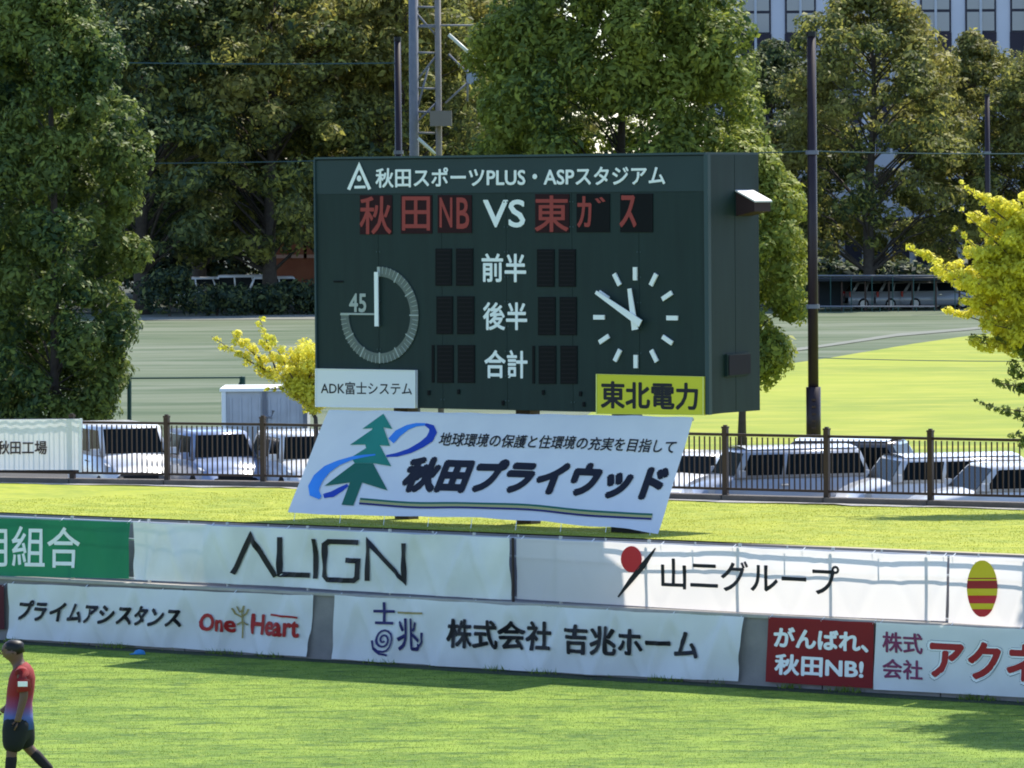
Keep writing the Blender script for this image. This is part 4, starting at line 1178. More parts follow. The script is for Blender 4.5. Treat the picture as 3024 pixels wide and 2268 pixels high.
# ------------------------------------------------------------------ trees
def leafmesh(name, C, Nrm, size, m_, aspect=0.46):
    n = len(C)
    rv = RNG.normal(size=(n, 3))
    a = np.cross(Nrm, rv); a /= np.linalg.norm(a, axis=1)[:, None] + 1e-9
    b = np.cross(Nrm, a); b /= np.linalg.norm(b, axis=1)[:, None] + 1e-9
    sz = (size * np.clip(RNG.lognormal(0.0, 0.38, n), 0.45, 2.2))[:, None]
    V = np.empty((n, 4, 3))
    bend = Nrm * sz * 0.18
    V[:, 0] = C - a * sz; V[:, 1] = C - b * sz * aspect + bend; V[:, 2] = C + a * sz; V[:, 3] = C + b * sz * aspect + bend
    V = V.reshape(-1, 3)
    me = bpy.data.meshes.new(name)
    me.vertices.add(4 * n); me.vertices.foreach_set('co', V.ravel())
    me.loops.add(4 * n); me.loops.foreach_set('vertex_index', np.arange(4 * n, dtype=np.int32))
    me.polygons.add(n); me.polygons.foreach_set('loop_start', np.arange(0, 4 * n, 4, dtype=np.int32))
    try: me.polygons.foreach_set('loop_total', np.full(n, 4, dtype=np.int32))
    except Exception: pass
    me.materials.append(m_); me.update(calc_edges=True); me.validate()
    return me

def clump_leaves(centres, radii, per, droop=0.0, shell=0.55):
    C, Nn = [], []
    for (c, r), k in zip(zip(centres, radii), per):
        d = RNG.normal(size=(k, 3)); d /= np.linalg.norm(d, axis=1)[:, None]
        rr = shell + (1 - shell) * RNG.random(k) ** 0.6
        rr *= 1 + 0.25 * np.sin(d[:, 0] * 7 + c[0] * 3) * np.sin(d[:, 2] * 6 + c[2] * 5)
        p = np.array(c) + d * rr[:, None] * np.array(r)
        nn = d * 1.15 + RNG.normal(size=(k, 3)) * 0.45 + np.array([0, 0, 0.35])
        nn /= np.linalg.norm(nn, axis=1)[:, None]
        C.append(p); Nn.append(nn)
    return np.concatenate(C), np.concatenate(Nn)

def leafmat(name, cols, noise, nscale=0.35, tr=0.32):
    return mat(name, cols[0], 0.6, island=cols, noise=noise, nscale=nscale, namt=0.12, transl=tr, spec=0.25, coords='Object')
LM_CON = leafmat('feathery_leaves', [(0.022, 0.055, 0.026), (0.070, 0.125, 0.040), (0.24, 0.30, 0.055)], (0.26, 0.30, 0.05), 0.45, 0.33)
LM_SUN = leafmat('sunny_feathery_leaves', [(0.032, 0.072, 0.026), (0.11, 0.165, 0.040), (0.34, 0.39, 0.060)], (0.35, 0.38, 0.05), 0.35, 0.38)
LM_LIME = leafmat('lime_leaves', [(0.08, 0.13, 0.03), (0.20, 0.26, 0.045), (0.36, 0.38, 0.06)], (0.38, 0.40, 0.06), 0.5, 0.36)
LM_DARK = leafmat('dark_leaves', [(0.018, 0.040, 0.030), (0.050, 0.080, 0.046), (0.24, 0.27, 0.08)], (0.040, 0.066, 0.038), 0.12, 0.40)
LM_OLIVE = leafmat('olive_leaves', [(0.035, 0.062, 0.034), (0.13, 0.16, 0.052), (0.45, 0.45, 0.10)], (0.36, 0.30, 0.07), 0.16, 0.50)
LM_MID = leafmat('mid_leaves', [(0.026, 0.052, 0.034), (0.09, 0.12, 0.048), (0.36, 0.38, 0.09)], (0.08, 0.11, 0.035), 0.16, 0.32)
LM_YEL = leafmat('yellow_leaves', [(0.60, 0.54, 0.05), (0.88, 0.80, 0.08), (0.92, 0.86, 0.16)], (0.72, 0.72, 0.08), 0.9, 0.45)
LM_YG = leafmat('yellow_green_leaves', [(0.50, 0.44, 0.03), (0.34, 0.36, 0.04), (0.16, 0.20, 0.035)], (0.10, 0.15, 0.03), 1.1, 0.40)
BARK = mat('bark', (0.055, 0.042, 0.035), 0.9, noise=(0.09, 0.075, 0.06), nscale=6, bump=0.6, bscale=20)

def trunk_mb(h, r0, branches, lean=0.0, wob=0.2, fork=None):
    q = MB()
    pts = []; n = 9
    ph = RNG.random() * 6
    for i in range(n):
        k = i / (n - 1)
        pts.append(Vector((lean * k + wob * math.sin(k * 5 + ph) * k, wob * math.cos(k * 4 + ph) * k, h * k)))
    q.tube(pts, [r0 * (1.25 if i == 0 else 1) * (1 - 0.85 * i / (n - 1)) + 0.01 for i in range(n)], 10)
    for tip in branches:
        tip = Vector(tip)
        zb_ = min(h * 0.92, max(h * 0.12, tip.z - math.hypot(tip.x, tip.y) * 0.6 - 0.3))
        k = zb_ / h; i = min(n - 2, int(k * (n - 1))); f = k * (n - 1) - i
        st = pts[i].lerp(pts[i + 1], f)
        mid = st.lerp(tip, 0.5) + Vector((0, 0, 0.12 * (tip - st).length))
        rr = r0 * 0.28 * (1 - 0.6 * k)
        q.tube([st, mid, tip], [rr, rr * 0.6, rr * 0.15], 6, cap=False)
    return q

def conic_tree(name, loc, h, zlow, rad_fn, label, m_, leaf, ncl, per, cr=(0.5, 0.5, 0.4), group=None, trunk_r=0.22, seed=1, yscale=1.0):
    """tall tree; rad_fn(k) gives the crown radius at crown fraction k"""
    o = empty(name, loc, label, 'tree', group)
    cs, rs, pr, br = [], [], [], []
    rr = np.random.default_rng(seed)
    for i in range(ncl):
        k = rr.random() ** 0.9
        z = zlow + (h - zlow) * k
        R_ = rad_fn(k)
        a = rr.random() * 2 * math.pi
        q_ = (0.50 + 0.50 * rr.random() ** 0.35)
        lump = 1 + 0.07 * math.sin(a * 3 + z * 1.1) + 0.08 * math.sin(a * 5 - z * 2.3)
        rad = R_ * q_ * lump
        cs.append((rad * math.cos(a), rad * math.sin(a) * yscale, z + 0.15 * rad))
        sz = rr.uniform(0.65, 1.35)
        rs.append((cr[0] * sz, cr[1] * sz, cr[2] * sz)); pr.append(int(per * sz * sz))
        if i % 5 == 0: br.append(cs[-1])
    C, Nn = clump_leaves(cs, rs, pr)
    link('crown', leafmesh('crown', C, Nn, leaf, m_), o)
    q = trunk_mb(h * 0.93, trunk_r, br); link('trunk', q.me('trunk', BARK, True), o)
    return o

def interp(tab):
    xs = [t[0] for t in tab]; ys = [t[1] for t in tab]
    return lambda k: float(np.interp(k, xs, ys))

# left feathery tree
TD = 124
p = atY(160, 1250, TD)
conic_tree('feathery_tree', Vector((p.x, p.y, PZ)), 15.5, 0.55, interp([(0, 0.9), (0.06, 1.5), (0.14, 1.9), (0.25, 2.15), (0.38, 2.1), (0.51, 1.85), (0.645, 1.35), (0.76, .55), (0.85, .4), (1, 0.1)]),
           'tall feathery green tree filling the left edge behind the hung sheet', LM_CON, 0.065, 460, 330, (0.40, 0.40, 0.38), seed=3, trunk_r=0.11)
p = atY(-90, 1250, 128)
conic_tree('feathery_tree', Vector((p.x, p.y, PZ)), 16.5, 0.6, interp([(0, 1.6), (0.2, 2.4), (0.5, 2.6), (0.8, 2.3), (1, 0.2)]),
           'second tall feathery tree cut by the left edge of the photo', LM_CON, 0.070, 400, 330, (0.46, 0.46, 0.40), seed=5)
# big central tree behind the board and a smaller one at its right foot
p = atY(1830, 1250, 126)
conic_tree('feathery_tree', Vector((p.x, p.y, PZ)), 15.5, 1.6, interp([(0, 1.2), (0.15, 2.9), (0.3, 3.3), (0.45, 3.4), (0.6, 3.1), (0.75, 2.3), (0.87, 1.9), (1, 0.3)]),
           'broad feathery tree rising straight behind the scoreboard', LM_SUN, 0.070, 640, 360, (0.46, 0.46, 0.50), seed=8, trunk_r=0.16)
p = atY(2190, 1250, 124)
conic_tree('feathery_tree', Vector((p.x, p.y, PZ)), 7.5, 1.75, interp([(0, 0.7), (0.2, 1.35), (0.5, 1.65), (0.75, 1.35), (1, 0.2)]),
           'smaller feathery tree peeping out beside the right edge of the scoreboard', LM_LIME, 0.065, 130, 300, (0.38, 0.38, 0.36), seed=12, trunk_r=0.09)

# broad park trees: three prototype crowns re-used
def broad_mesh(seed, h=20, rx=6.0, zlow=3.0, ncl=260, per=150, leaf=0.15, cr=0.95):
    rr = np.random.default_rng(seed)
    cs, rs, pr, br = [], [], [], []
    for i in range(ncl):
        z = rr.uniform(0, 1) ** 0.8
        prof = math.sin(min(1, 0.16 + z * 0.88) * math.pi) ** 0.55
        a = rr.random() * 6.283; q_ = 0.4 + 0.6 * rr.random() ** 0.5
        lump = 1 + 0.18 * math.sin(a * 2 + z * 6 + seed) + 0.12 * math.sin(a * 5 - z * 9)
        rad = rx * prof * q_ * lump
        cs.append((rad * math.cos(a), rad * math.sin(a), zlow + (h - zlow) * z)); s_ = rr.uniform(0.6, 1.3)
        rs.append((cr * s_, cr * s_, cr * 0.65 * s_)); pr.append(int(per * s_ * s_))
        if i % 4 == 0: br.append(cs[-1])
    C, Nn = clump_leaves(cs, rs, pr, shell=0.45)
    me = leafmesh('crown', C, Nn, leaf, LM_DARK)
    q = trunk_mb(h * 0.85, 0.42, br, wob=0.5)
    return me, q.me('trunk', BARK, True)
protos = [broad_mesh(21, rx=6.4, zlow=3.2, ncl=330), broad_mesh(22, rx=7.2, zlow=3.8, ncl=360), broad_mesh(23, rx=6.8, zlow=3.0, ncl=340)]
def broad(px, Y, h, k, m_, label, grp, wx=1.0):
    p = atY(px, 900, Y)
    o = empty('park_tree', (p.x, p.y, PZ - .02), label, 'tree', grp)
    s_ = h / 20.0
    rz = RNG.random() * 6.28
    for nm, me in zip(('crown', 'trunk'), protos[k]):
        c = link(nm, me, o); c.scale = (s_ * wx, s_ * wx, s_); c.rotation_euler = (0, 0, rz)
        if nm == 'crown': c.material_slots[0].link = 'OBJECT'; c.material_slots[0].material = m_
    return o
G1 = 'shaded park trees behind the left field'; G2 = 'autumn tinted park trees on the right'
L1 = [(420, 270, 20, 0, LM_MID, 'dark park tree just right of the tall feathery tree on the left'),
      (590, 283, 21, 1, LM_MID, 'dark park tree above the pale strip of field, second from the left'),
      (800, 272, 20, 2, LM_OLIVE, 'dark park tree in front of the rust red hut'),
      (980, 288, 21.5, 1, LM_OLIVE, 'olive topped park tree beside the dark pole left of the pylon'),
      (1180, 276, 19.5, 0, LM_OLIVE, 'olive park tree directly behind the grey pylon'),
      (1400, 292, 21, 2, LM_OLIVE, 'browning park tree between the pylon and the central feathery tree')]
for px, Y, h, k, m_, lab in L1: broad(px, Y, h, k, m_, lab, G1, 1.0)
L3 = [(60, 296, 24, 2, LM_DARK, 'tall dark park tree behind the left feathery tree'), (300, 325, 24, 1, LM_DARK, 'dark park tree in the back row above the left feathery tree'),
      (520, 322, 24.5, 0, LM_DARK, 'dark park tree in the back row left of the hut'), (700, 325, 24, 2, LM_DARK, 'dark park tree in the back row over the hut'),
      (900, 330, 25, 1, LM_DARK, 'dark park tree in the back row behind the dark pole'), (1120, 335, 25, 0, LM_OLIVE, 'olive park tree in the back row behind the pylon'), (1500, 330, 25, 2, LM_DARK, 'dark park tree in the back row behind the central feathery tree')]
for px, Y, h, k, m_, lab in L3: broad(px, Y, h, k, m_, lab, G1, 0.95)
L2 = [(2290, 282, 14.3, 1, LM_MID, 'dark green park tree immediately right of the scoreboard'),
      (2570, 274, 17.6, 0, LM_OLIVE, 'tall olive and orange park tree right of the thick pole'),
      (2870, 282, 14.8, 2, LM_OLIVE, 'brownish park tree above the yellow tree'),
      (3100, 276, 14.4, 1, LM_OLIVE, 'olive park tree cut by the right edge')]
for px, Y, h, k, m_, lab in L2: broad(px, Y, h, k, m_, lab, G2, 1.0)
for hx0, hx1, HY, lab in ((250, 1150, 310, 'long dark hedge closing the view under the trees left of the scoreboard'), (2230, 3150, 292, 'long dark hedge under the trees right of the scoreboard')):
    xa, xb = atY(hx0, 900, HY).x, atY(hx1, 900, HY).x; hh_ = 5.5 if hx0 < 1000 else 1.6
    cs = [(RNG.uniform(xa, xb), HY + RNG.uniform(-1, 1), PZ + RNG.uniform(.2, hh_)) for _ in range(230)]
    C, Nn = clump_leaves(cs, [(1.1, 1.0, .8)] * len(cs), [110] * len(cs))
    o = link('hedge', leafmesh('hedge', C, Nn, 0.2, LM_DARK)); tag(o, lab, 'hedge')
# hedge shrubs at the far edge of the left field
for k, (px, w_, h_) in enumerate(((500, 3.0, 3.0), (640, 3.0, 1.7), (760, 2.6, 1.6), (880, 2.6, 1.8), (960, 2.6, 1.6))):
    p = atY(px, 900, 264 + k)
    cs = [(RNG.uniform(-w_, w_) * .5, RNG.uniform(-.6, .6), h_ * RNG.uniform(.15, .8)) for _ in range(26)]
    C, Nn = clump_leaves(cs, [(.6, .6, .45)] * 26, [90] * 26)
    o = empty('shrub', (p.x, p.y, PZ), ['round dark shrub beside the left feathery tree', 'low shrub below the leftmost far car', 'low shrub under the middle far van', 'low shrub before the rust red hut', 'leafy shrub touching the left edge of the scoreboard'][k], 'shrub', 'shrubs along the far edge of the left field')
    link('foliage', leafmesh('foliage', C, Nn, 0.12, LM_DARK if k != 4 else LM_CON), o)
    link('stem', MB().tube([(0, 0, 0), (0.1, 0, h_ * .4), (0.2, 0, h_ * .75)], [.08, .05, .02], 6).me('stem', BARK), o)

# young yellow trees with separate sprays
def spray_tree(name, base, sprays, label, m_, leaf, per, trunk_pts, r0):
    o = empty(name, base, label, 'tree')
    cs, rs, pr = [], [], []
    q = MB()
    q.tube([Vector(p) - base for p in trunk_pts], [r0 * (1 - .8 * i / (len(trunk_pts) - 1)) for i in range(len(trunk_pts))], 8)
    for (a_, b_, w0, w1) in sprays:
        a_, b_ = Vector(a_) - base, Vector(b_) - base
        ln = (b_ - a_).length; n = max(3, int(ln / 0.10))
        q.tube([a_, a_.lerp(b_, .5) + Vector((0, 0, -.03 * ln)), b_], [r0 * .35, r0 * .2, r0 * .07], 5, cap=False)
        for i in range(n):
            k = (i + .5) / n; c = a_.lerp(b_, k); w_ = w0 + (w1 - w0) * k
            c = c + Vector((RNG.normal() * w_ * .45, RNG.normal() * w_ * .6, RNG.normal() * w_ * .45 - .03 * ln * math.sin(k * 3.14)))
            cs.append(tuple(c)); rs.append((w_, w_, w_ * .75)); pr.append(max(6, int(per * (w_ / .2) ** 2)))
    C, Nn = clump_leaves(cs, rs, pr, shell=0.3)
    link('crown', leafmesh('crown', C, Nn, leaf, m_), o)
    link('trunk', q.me('trunk', BARK, True), o)
    return o
def zz4(x, y, Y): return atY(x / 2.194, 756 + y / 2.194, Y)
Y1 = 102.5
b0_ = zz4(2060, 1400, Y1); b0_.z = PZ
T1 = zz4(2045, 1050, Y1); T2 = zz4(1960, 900, Y1); T3 = zz4(1800, 780, Y1); T0 = zz4(2050, 1200, Y1)
S = lambda a, b, w0, w1, dy=0.0: (zz4(a[0], a[1], Y1), zz4(b[0], b[1], Y1 + dy), w0, w1)
spray_tree('young_yellow_tree', b0_, [S((1800, 780), (1680, 390), .13, .07), S((1800, 780), (1370, 520), .15, .06), S((1700, 680), (1500, 490), .14, .10, .3), S((1960, 900), (1760, 530), .16, .10, -.3),
    S((1960, 900), (1970, 560), .26, .22, .3), S((1960, 880), (2080, 600), .26, .2), S((1900, 850), (1720, 860), .10, .06), S((2040, 1000), (1990, 960), .10, .08), S((1960, 900), (1880, 640), .2, .16, .4),
    S((2040, 950), (2150, 700), .25, .2, .3), S((2040, 900), (2300, 600), .25, .2, .5), S((1990, 900), (2060, 780), .2, .2, -.3)],
    'young bright yellow tree leaning left beside the lower left corner of the scoreboard', LM_YEL, 0.036, 170, [b0_, T0, T1, T2, T3], 0.07)
def zz6(x, y, Y): return atY(2016 + x / 2.194, 756 + y / 2.194, Y)
Y2 = 87.5
c0 = zz6(2620, 1500, Y2); c0.z = 1.75
S6 = lambda a, b, w0, w1, dy=0.0: (zz6(a[0], a[1], Y2), zz6(b[0], b[1], Y2 + dy), w0, w1)
tr = [c0, zz6(2600, 1100, Y2), zz6(2560, 600, Y2), zz6(2520, 100, Y2), zz6(2500, -400, Y2)]
spray_tree('young_yellow_tree', c0, [S6((2450, 0), (1780, -485), .12, .05), S6((2500, 0), (1960, -400), .22, .14, .2), S6((2450, 0), (2110, -370), .24, .16, -.2), S6((2450, 0), (2230, -420), .22, .15), S6((2500, 50), (1880, -290), .20, .10, .3), S6((2450, 100), (2100, -180), .26, .2, .1), S6((2560, 500), (1760, -190), .10, .05), S6((2500, 300), (1800, -300), .09, .05), S6((2560, 200), (1950, -170), .20, .13, .3), S6((2560, 200), (2120, -140), .2, .16, -.3), S6((2560, 300), (1900, 40), .22, .14),
    S6((2560, 350), (1455, -40), .20, .08, .5), S6((2560, 400), (1640, 60), .2, .12, -.4), S6((2560, 500), (1760, 230), .2, .10), S6((2560, 560), (1680, 340), .19, .08, .5), S6((2560, 640), (1830, 540), .17, .09),
    S6((2560, 640), (2050, 420), .24, .2, .5), S6((2560, 500), (2150, 200), .26, .24, .3), S6((2560, 400), (2100, 60), .26, .22, -.3), S6((2400, 300), (2180, 330), .26, .24), S6((2500, 100), (1900, -80), .24, .16, .2), S6((2500, 200), (1850, -10), .24, .16, -.2), S6((2500, 300), (1950, 150), .26, .2, .2), S6((2500, 450), (1900, 330), .24, .16), S6((2300, 250), (2000, 260), .26, .22, .3), S6((2300, 100), (2050, -60), .24, .2, .4), S6((2500, 520), (1980, 440), .24, .16, -.2)],
    'young tree with bright yellow leaves reaching in from the right edge', LM_YEL, 0.036, 230, tr, 0.08)
spray_tree('young_green_tree', c0 + Vector((0.5, 0.6, 0)), [S6((2600, 900), (2000, 810), .14, .07), S6((2650, 1150), (1880, 930), .12, .05), S6((2600, 980), (2120, 700), .18, .12), S6((2700, 1000), (2150, 850), .18, .1), S6((2600, 1050), (2050, 980), .12, .06),
    S6((2650, 1300), (2120, 1150), .12, .07), S6((2650, 1250), (2180, 1230), .14, .09), S6((2500, 700), (2150, 560), .2, .16), S6((2500, 600), (1850, 520), .14, .10, .3)],
    'green lower boughs of a small tree reaching in from the right edge over the fence', LM_CON, 0.038, 140, [c0 + Vector((0.5, 0.6, 0)), zz6(2640, 1200, Y2 + .6), zz6(2600, 700, Y2 + .6)], 0.06)
# tall tree just outside the frame on the right whose shadow reaches the pitch corner
tp = wp(11.8, -2.9, 1.8)
sp_p = atZ(3170, 2150, 0)
tp = Vector((sp_p.x, sp_p.y, 0)) + Vector((sdir.x, sdir.y, 0)) / sdir.z * 12.0
tp.z = 1.8
conic_tree('shade_tree', tp, 13.0, 3.0, interp([(0, .6), (.3, 1.9), (.6, 2.0), (.85, 1.2), (1, .2)]), 'tall leafy tree beyond the right edge casting its shadow on the pitch corner', LM_CON, 0.10, 170, 90, (.42, .42, .34), seed=31)

# ------------------------------------------------------------------ grass as geometry
def blades(name, pts, h, w, m_, lean=0.5):
    n = len(pts)
    a = RNG.random(n) * 6.283
    dx = np.stack([np.cos(a), np.sin(a), np.zeros(n)], 1)
    hh = (h * RNG.uniform(0.5, 1.3, n))[:, None]
    ln = RNG.normal(size=(n, 3)) * lean; ln[:, 2] = 1
    V = np.empty((n, 3, 3)); V[:, 0] = pts - dx * w; V[:, 1] = pts + dx * w; V[:, 2] = pts + ln * hh
    me = bpy.data.meshes.new(name)
    me.vertices.add(3 * n); me.vertices.foreach_set('co', V.ravel())
    me.loops.add(3 * n); me.loops.foreach_set('vertex_index', np.arange(3 * n, dtype=np.int32))
    me.polygons.add(n); me.polygons.foreach_set('loop_start', np.arange(0, 3 * n, 3, dtype=np.int32))
    me.materials.append(m_); me.update(calc_edges=True)
    o = link(name, me); tag(o, kind='stuff'); return o
GB = mat('grass_blades', (0.17, 0.25, 0.035), 0.6, island=[(0.12, 0.195, 0.026), (0.165, 0.25, 0.036), (0.22, 0.30, 0.048)], noise=(0.12, 0.19, 0.028), nscale=1.2, namt=0.2, transl=0.4, vec=(0.5, 1, 1))
GB2 = mat('bank_blades', (0.35, 0.36, 0.05), 0.6, island=[(0.25, 0.29, 0.028), (0.30, 0.33, 0.034), (0.36, 0.37, 0.05)], noise=(0.24, 0.28, 0.035), nscale=1.0, namt=0.2, transl=0.4)
n = 230000
s_ = RNG.uniform(-12, 16, n); t_ = RNG.uniform(0.02, 1, n) ** 1.0 * 17
P = np.array([WO.x, WO.y, 0]) + s_[:, None] * np.array([U.x, U.y, 0]) + t_[:, None] * np.array([NF.x, NF.y, 0])
keep = (np.abs(P[:, 0]) < P[:, 1] * 0.107) & (P[:, 1] > 60)
P = P[keep]; P[:, 2] = 0.0
g1 = blades('pitch_blades', P, 0.016, 0.004, GB); g1['label'] = 'short mown grass of the football pitch'; g1['category'] = 'grass'
n = 90000
s_ = RNG.uniform(-14, 13, n); k_ = RNG.random(n)
s_ = np.sort(s_)
tf_tab = np.array([line_at(FENCE, x) or 18 for x in np.linspace(-14, 13, 60)])
tf_ = np.interp(s_, np.linspace(-14, 13, 60), tf_tab)
z_ = 1.99 - 0.39 * k_ + (np.sin(s_ * .9 + 1.3) * .02 + np.sin(s_ * 2.3 + k_ * 5) * .012) * np.sin(k_ * math.pi)
t_ = -1.3 - (tf_ - 1.1) * k_
P = np.array([WO.x, WO.y, 0]) + s_[:, None] * np.array([U.x, U.y, 0]) + t_[:, None] * np.array([NF.x, NF.y, 0])
P[:, 2] = z_
clump = np.sin(P[:, 0] * 3.1 + 1) * np.sin(P[:, 1] * 2.7)
g2 = blades('bank_blades', P[(clump > -0.4) | (RNG.random(len(P)) > .6)], 0.015, 0.006, GB2); g2['label'] = 'yellowish grass on the bank below the fence'; g2['category'] = 'grass'
# weeds at the foot of the wall
n = 2600
s_ = RNG.uniform(-10.5, 10.5, n); keep = (np.sin(s_ * 2.3) + np.sin(s_ * 5.9 + 1) + RNG.normal(size=n) * .4) > 0.7
s_ = s_[keep]; t_ = np.abs(RNG.normal(size=len(s_))) * .10 + .02
P = np.array([WO.x, WO.y, 0]) + s_[:, None] * np.array([U.x, U.y, 0]) + t_[:, None] * np.array([NF.x, NF.y, 0])
g3 = blades('wall_weeds', P, 0.09, 0.010, GB); g3['label'] = 'small weeds along the foot of the pitch wall'; g3['category'] = 'weeds'
# a blue cap-like object lying on the grass near the wall
p = atZ(412, 1932, 0.0)
q = MB(); 
for i, (r_, z_) in enumerate(((.10, 0.0), (.095, .03), (.07, .06), (.03, .075))): pass
q.tube([(p.x, p.y, 0.001), (p.x, p.y, .03), (p.x, p.y, .06), (p.x, p.y, .075)], [.095, .09, .065, .02], 12)
q.hexa([(p.x - .15, p.y - .09, .002), (p.x + .10, p.y - .09, .002), (p.x + .08, p.y - .02, .002), (p.x - .12, p.y - .02, .002)], [(p.x - .15, p.y - .09, .015), (p.x + .10, p.y - .09, .015), (p.x + .08, p.y - .02, .02), (p.x - .12, p.y - .02, .02)])
o = q.obj('marker_cone', mat('blue_plastic', (0.03, 0.20, 0.45), 0.5), smooth=True); tag(o, 'small flat blue marker lying on the grass at the foot of the wall', 'marker')

# ------------------------------------------------------------------ person walking at the left edge
SKINM = mat('skin', (0.13, 0.07, 0.05), 0.55); HAIR = mat('black_hair', (0.008, 0.007, 0.007), 0.5); SHORT = mat('black_shorts', (0.010, 0.012, 0.014), 0.8)
SOCK = mat('dark_socks', (0.014, 0.012, 0.014), 0.8); SHOE = mat('dark_shoes', (0.02, 0.02, 0.02), 0.5)
def skin_mesh(name, verts, edges, radii, m_, sub=2, root=0):
    me = bpy.data.meshes.new(name); me.from_pydata(verts, edges, []); me.update()
    o = bpy.data.objects.new(name, me); COL.objects.link(o)
    md = o.modifiers.new('s', 'SKIN'); md.use_smooth_shade = True
    for i, r_ in enumerate(radii):
        rr_ = (r_, r_) if not isinstance(r_, tuple) else r_
        rr_ = (rr_[0] * 1.22, rr_[1] * 1.22)
        me.skin_vertices[0].data[i].radius = rr_
        me.skin_vertices[0].data[i].use_root = (i == root)
    s2 = o.modifiers.new('d', 'SUBSURF'); s2.levels = sub; s2.render_levels = sub
    dg = bpy.context.evaluated_depsgraph_get(); dg.update()
    res = bpy.data.meshes.new_from_object(o.evaluated_get(dg))
    bpy.data.objects.remove(o)
    res.name = name; res.materials.clear(); res.materials.append(m_)
    return res
fp = atY(56, 2290, 62.4)
pe = empty('person', Vector((fp.x, fp.y, 0)), 'person walking left in a red and blue shirt, black shorts and dark socks', 'person')
bv = [(0.0, 0, .90), (0.03, 0, 1.10), (0.055, 0, 1.30), (0.045, 0, 1.43), (0.005, 0, 1.50), (-0.045, 0, 1.60), (-0.055, 0, 1.69),
      (0.055, -.17, 1.375), (0.088, -.235, 1.13), (0.03, -.24, .88), (0.01, -.235, .80),
      (0.05, .17, 1.375), (0.02, .235, 1.13), (-0.14, .19, .93), (-0.20, .18, .87),
      (-0.01, -.09, .86), (-0.06, -.09, .48), (-0.09, -.09, .10), (-0.14, -.09, .045), (-0.28, -.09, .035),
      (0.02, .09, .86), (0.07, .09, .48), (0.33, .09, .17), (0.36, .09, .10), (0.30, .09, .035)]
be = [(0, 1), (1, 2), (2, 3), (3, 4), (4, 5), (5, 6), (3, 7), (7, 8), (8, 9), (9, 10), (3, 11), (11, 12), (12, 13), (13, 14),
      (0, 15), (15, 16), (16, 17), (17, 18), (18, 19), (0, 20), (20, 21), (21, 22), (22, 23), (23, 24)]
brad = [.09, .085, .09, .06, .050, .098, .090, .045, .040, .030, .034, .055, .042, .030, .034, .085, .055, .038, .042, .03, .085, .055, .038, .042, .03]
BODY = skin_mesh('body', bv, be, brad, SKINM)
link('body', BODY, pe); pe.scale = (1.17, 1.15, 1.02)
SH = bpy.data.materials.new('team_shirt'); SH.use_nodes = True
N = SH.node_tree.nodes; L = SH.node_tree.links; Pn = N['Principled BSDF']; Pn.inputs['Roughness'].default_value = 0.85
tc = N.new('ShaderNodeTexCoord'); sx = N.new('ShaderNodeSeparateXYZ'); L.new(tc.outputs['Object'], sx.inputs[0])
rp = N.new('ShaderNodeValToRGB'); mr = N.new('ShaderNodeMapRange'); mr.inputs['From Min'].default_value = 0.66; mr.inputs['From Max'].default_value = 1.48
L.new(sx.outputs['Z'], mr.inputs['Value']); L.new(mr.outputs[0], rp.inputs[0]); L.new(rp.outputs[0], Pn.inputs['Base Color'])
e = rp.color_ramp.elements; e[0].color = (0.03, 0.08, 0.32, 1); e[0].position = 0.12; e[1].color = (0.24, 0.012, 0.014, 1); e[1].position = 0.56
x_ = rp.color_ramp.elements.new(0.24); x_.color = (0.09, 0.12, 0.36, 1)
x_ = rp.color_ramp.elements.new(0.40); x_.color = (0.22, 0.04, 0.12, 1)
def ring_loft(rings, n=18):
    V, F = [], []
    for cx, cy, z, rx, ry, tilt in rings:
        for k in range(n):
            t = 2 * math.pi * k / n; V.append((cx + rx * math.cos(t), cy + ry * math.sin(t), z + tilt * math.cos(t)))
    for i in range(len(rings) - 1):
        for k in range(n):
            k2 = (k + 1) % n; F.append((i * n + k, i * n + k2, (i + 1) * n + k2, (i + 1) * n + k))
    F.append(tuple(reversed(range(n)))); F.append(tuple((len(rings) - 1) * n + k for k in range(n)))
    return V, F
hd = [(-.045, 0, 1.515, .030, .028, 0), (-.052, 0, 1.535, .062, .055, 0), (-.060, 0, 1.57, .088, .072, 0), (-.062, 0, 1.615, .103, .082, 0), (-.058, 0, 1.66, .110, .086, 0),
      (-.050, 0, 1.705, .104, .084, 0), (-.045, 0, 1.745, .078, .064, 0), (-.045, 0, 1.765, .035, .03, 0)]
Vh, Fh = ring_loft(hd)
bm = bmesh.new(); bm.from_mesh(BODY); vv = [bm.verts.new(p) for p in Vh]
for f in Fh: bm.faces.new([vv[i] for i in f]).smooth = True
bm.to_mesh(BODY); bm.free()
Vc, Fc = ring_loft([(-.030, 0, 1.60, .092, .090, .03), (-.040, 0, 1.66, .108, .097, .045), (-.044, 0, 1.705, .112, .095, .03), (-.046, 0, 1.75, .085, .075, .01), (-.046, 0, 1.775, .04, .035, 0)])
Vc = [(x + (0.016 if z < 1.68 else 0), y * 1.03, z - 0.004) for x, y, z in Vc]
link('hair', mesh('hair', Vc, Fc, HAIR, True), pe)
q = MB().add(*ring_loft([(0.0, 0, .70, .165, .185, -.01), (0.0, 0, .85, .155, .175, 0), (0.01, 0, 1.0, .140, .165, 0), (0.03, 0, 1.18, .145, .18, 0), (0.045, 0, 1.31, .140, .195, 0),
                         (0.05, 0, 1.39, .120, .190, .01), (0.045, 0, 1.445, .092, .135, .015), (0.03, 0, 1.485, .066, .080, .02)]))
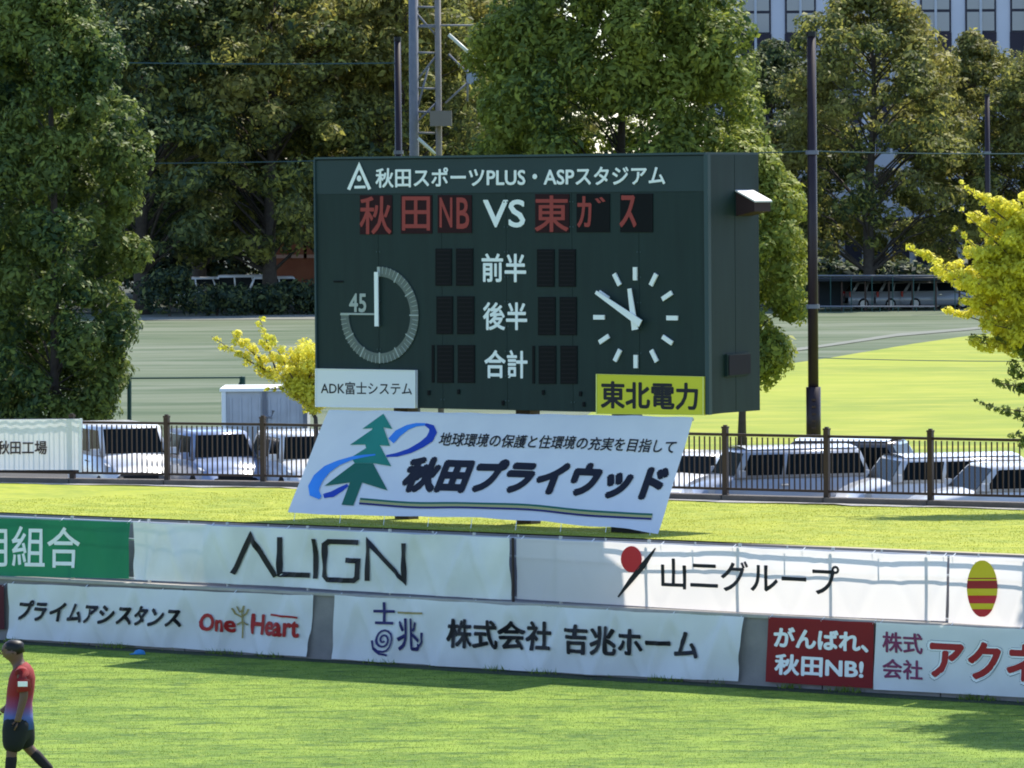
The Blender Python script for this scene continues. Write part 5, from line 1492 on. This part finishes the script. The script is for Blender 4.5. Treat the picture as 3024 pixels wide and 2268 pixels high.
for sg, sh in ((-1, [(0.05, .10, 1.395), (0.06, .175, 1.385), (0.075, .225, 1.30), (0.09, .238, 1.17)]), (1, [(0.05, .10, 1.395), (0.055, .175, 1.385), (0.04, .225, 1.30), (0.015, .238, 1.18)])):
    q.tube([Vector((x, sg * y, z)) for x, y, z in sh], [.07, .078, .074, .078], 14)
link('shirt', q.me('shirt', SH, True), pe)
link('shorts', skin_mesh('shorts', [(0, 0, .92), (0, 0, .80), (-.035, -.095, .60), (-.055, -.095, .40), (.035, .095, .60), (.065, .095, .42)], [(0, 1), (1, 2), (2, 3), (1, 4), (4, 5)], [.14, .145, .11, .095, .11, .095], SHORT, root=1), pe)
link('sock', skin_mesh('sock', [(-0.064, -.09, .40), (-0.078, -.09, .25), (-0.092, -.09, .10)], [(0, 1), (1, 2)], [.056, .054, .044], SOCK), pe)
link('sock', skin_mesh('sock', [(0.13, .09, .42), (0.23, .09, .29), (0.335, .09, .165)], [(0, 1), (1, 2)], [.056, .054, .044], SOCK), pe)
link('shoe', skin_mesh('shoe', [(-0.07, -.09, .05), (-0.16, -.09, .048), (-0.29, -.09, .04)], [(0, 1), (1, 2)], [.046, .046, .034], SHOE), pe)
link('shoe', skin_mesh('shoe', [(0.385, .09, .135), (0.345, .09, .08), (0.285, .09, .035)], [(0, 1), (1, 2)], [.046, .044, .03], SHOE), pe)
# face: brow-nose ridge, ears, fingers
q = MB().tube([(-.160, 0, 1.65), (-.186, 0, 1.61), (-.158, 0, 1.60)], [.008, .013, .010], 6)
q.tube([(-.138, -.02, 1.572), (-.150, 0, 1.570), (-.138, .02, 1.572)], .008, 5); link('nose_and_mouth', q.me('nose_and_mouth', SKINM, True), pe)
for sg in (-1, 1):
    q = MB().tube([(-.05, sg * .086, 1.60), (-.04, sg * .102, 1.62), (-.05, sg * .088, 1.655)], .012, 6); link('ear', q.me('ear', SKINM, True), pe)
    q = MB().tube([(-.152, sg * .036, 1.652), (-.157, sg * .036, 1.652)], .009, 8); link('eye', q.me('eye', HAIR), pe)
for (hx_, hy_, hz_, dx_) in ((0.01, -.235, .80, 0.0), (-.20, .18, .87, -.03)):
    for k, ln in enumerate((.07, .08, .078, .062)):
        y0_ = hy_ + (k - 1.5) * .019
        q = MB().tube([(hx_, y0_, hz_ - .01), (hx_ + dx_ - .01, y0_, hz_ - .05), (hx_ + dx_ * 1.5 - .028, y0_, hz_ - .05 - ln * .6)], [.010, .009, .007], 6); link('finger', q.me('finger', SKINM, True), pe)
    q = MB().tube([(hx_ - .02, hy_, hz_ + .01), (hx_ - .045, hy_ - .01, hz_ - .02), (hx_ - .05, hy_ - .01, hz_ - .05)], [.012, .010, .008], 6); link('thumb', q.me('thumb', SKINM, True), pe)
# sleeve print
q = MB(); q.box((0.08, -.312, 1.27), (.10, .01, .06)); link('sleeve_print', q.me('sleeve_print', INKW), pe)
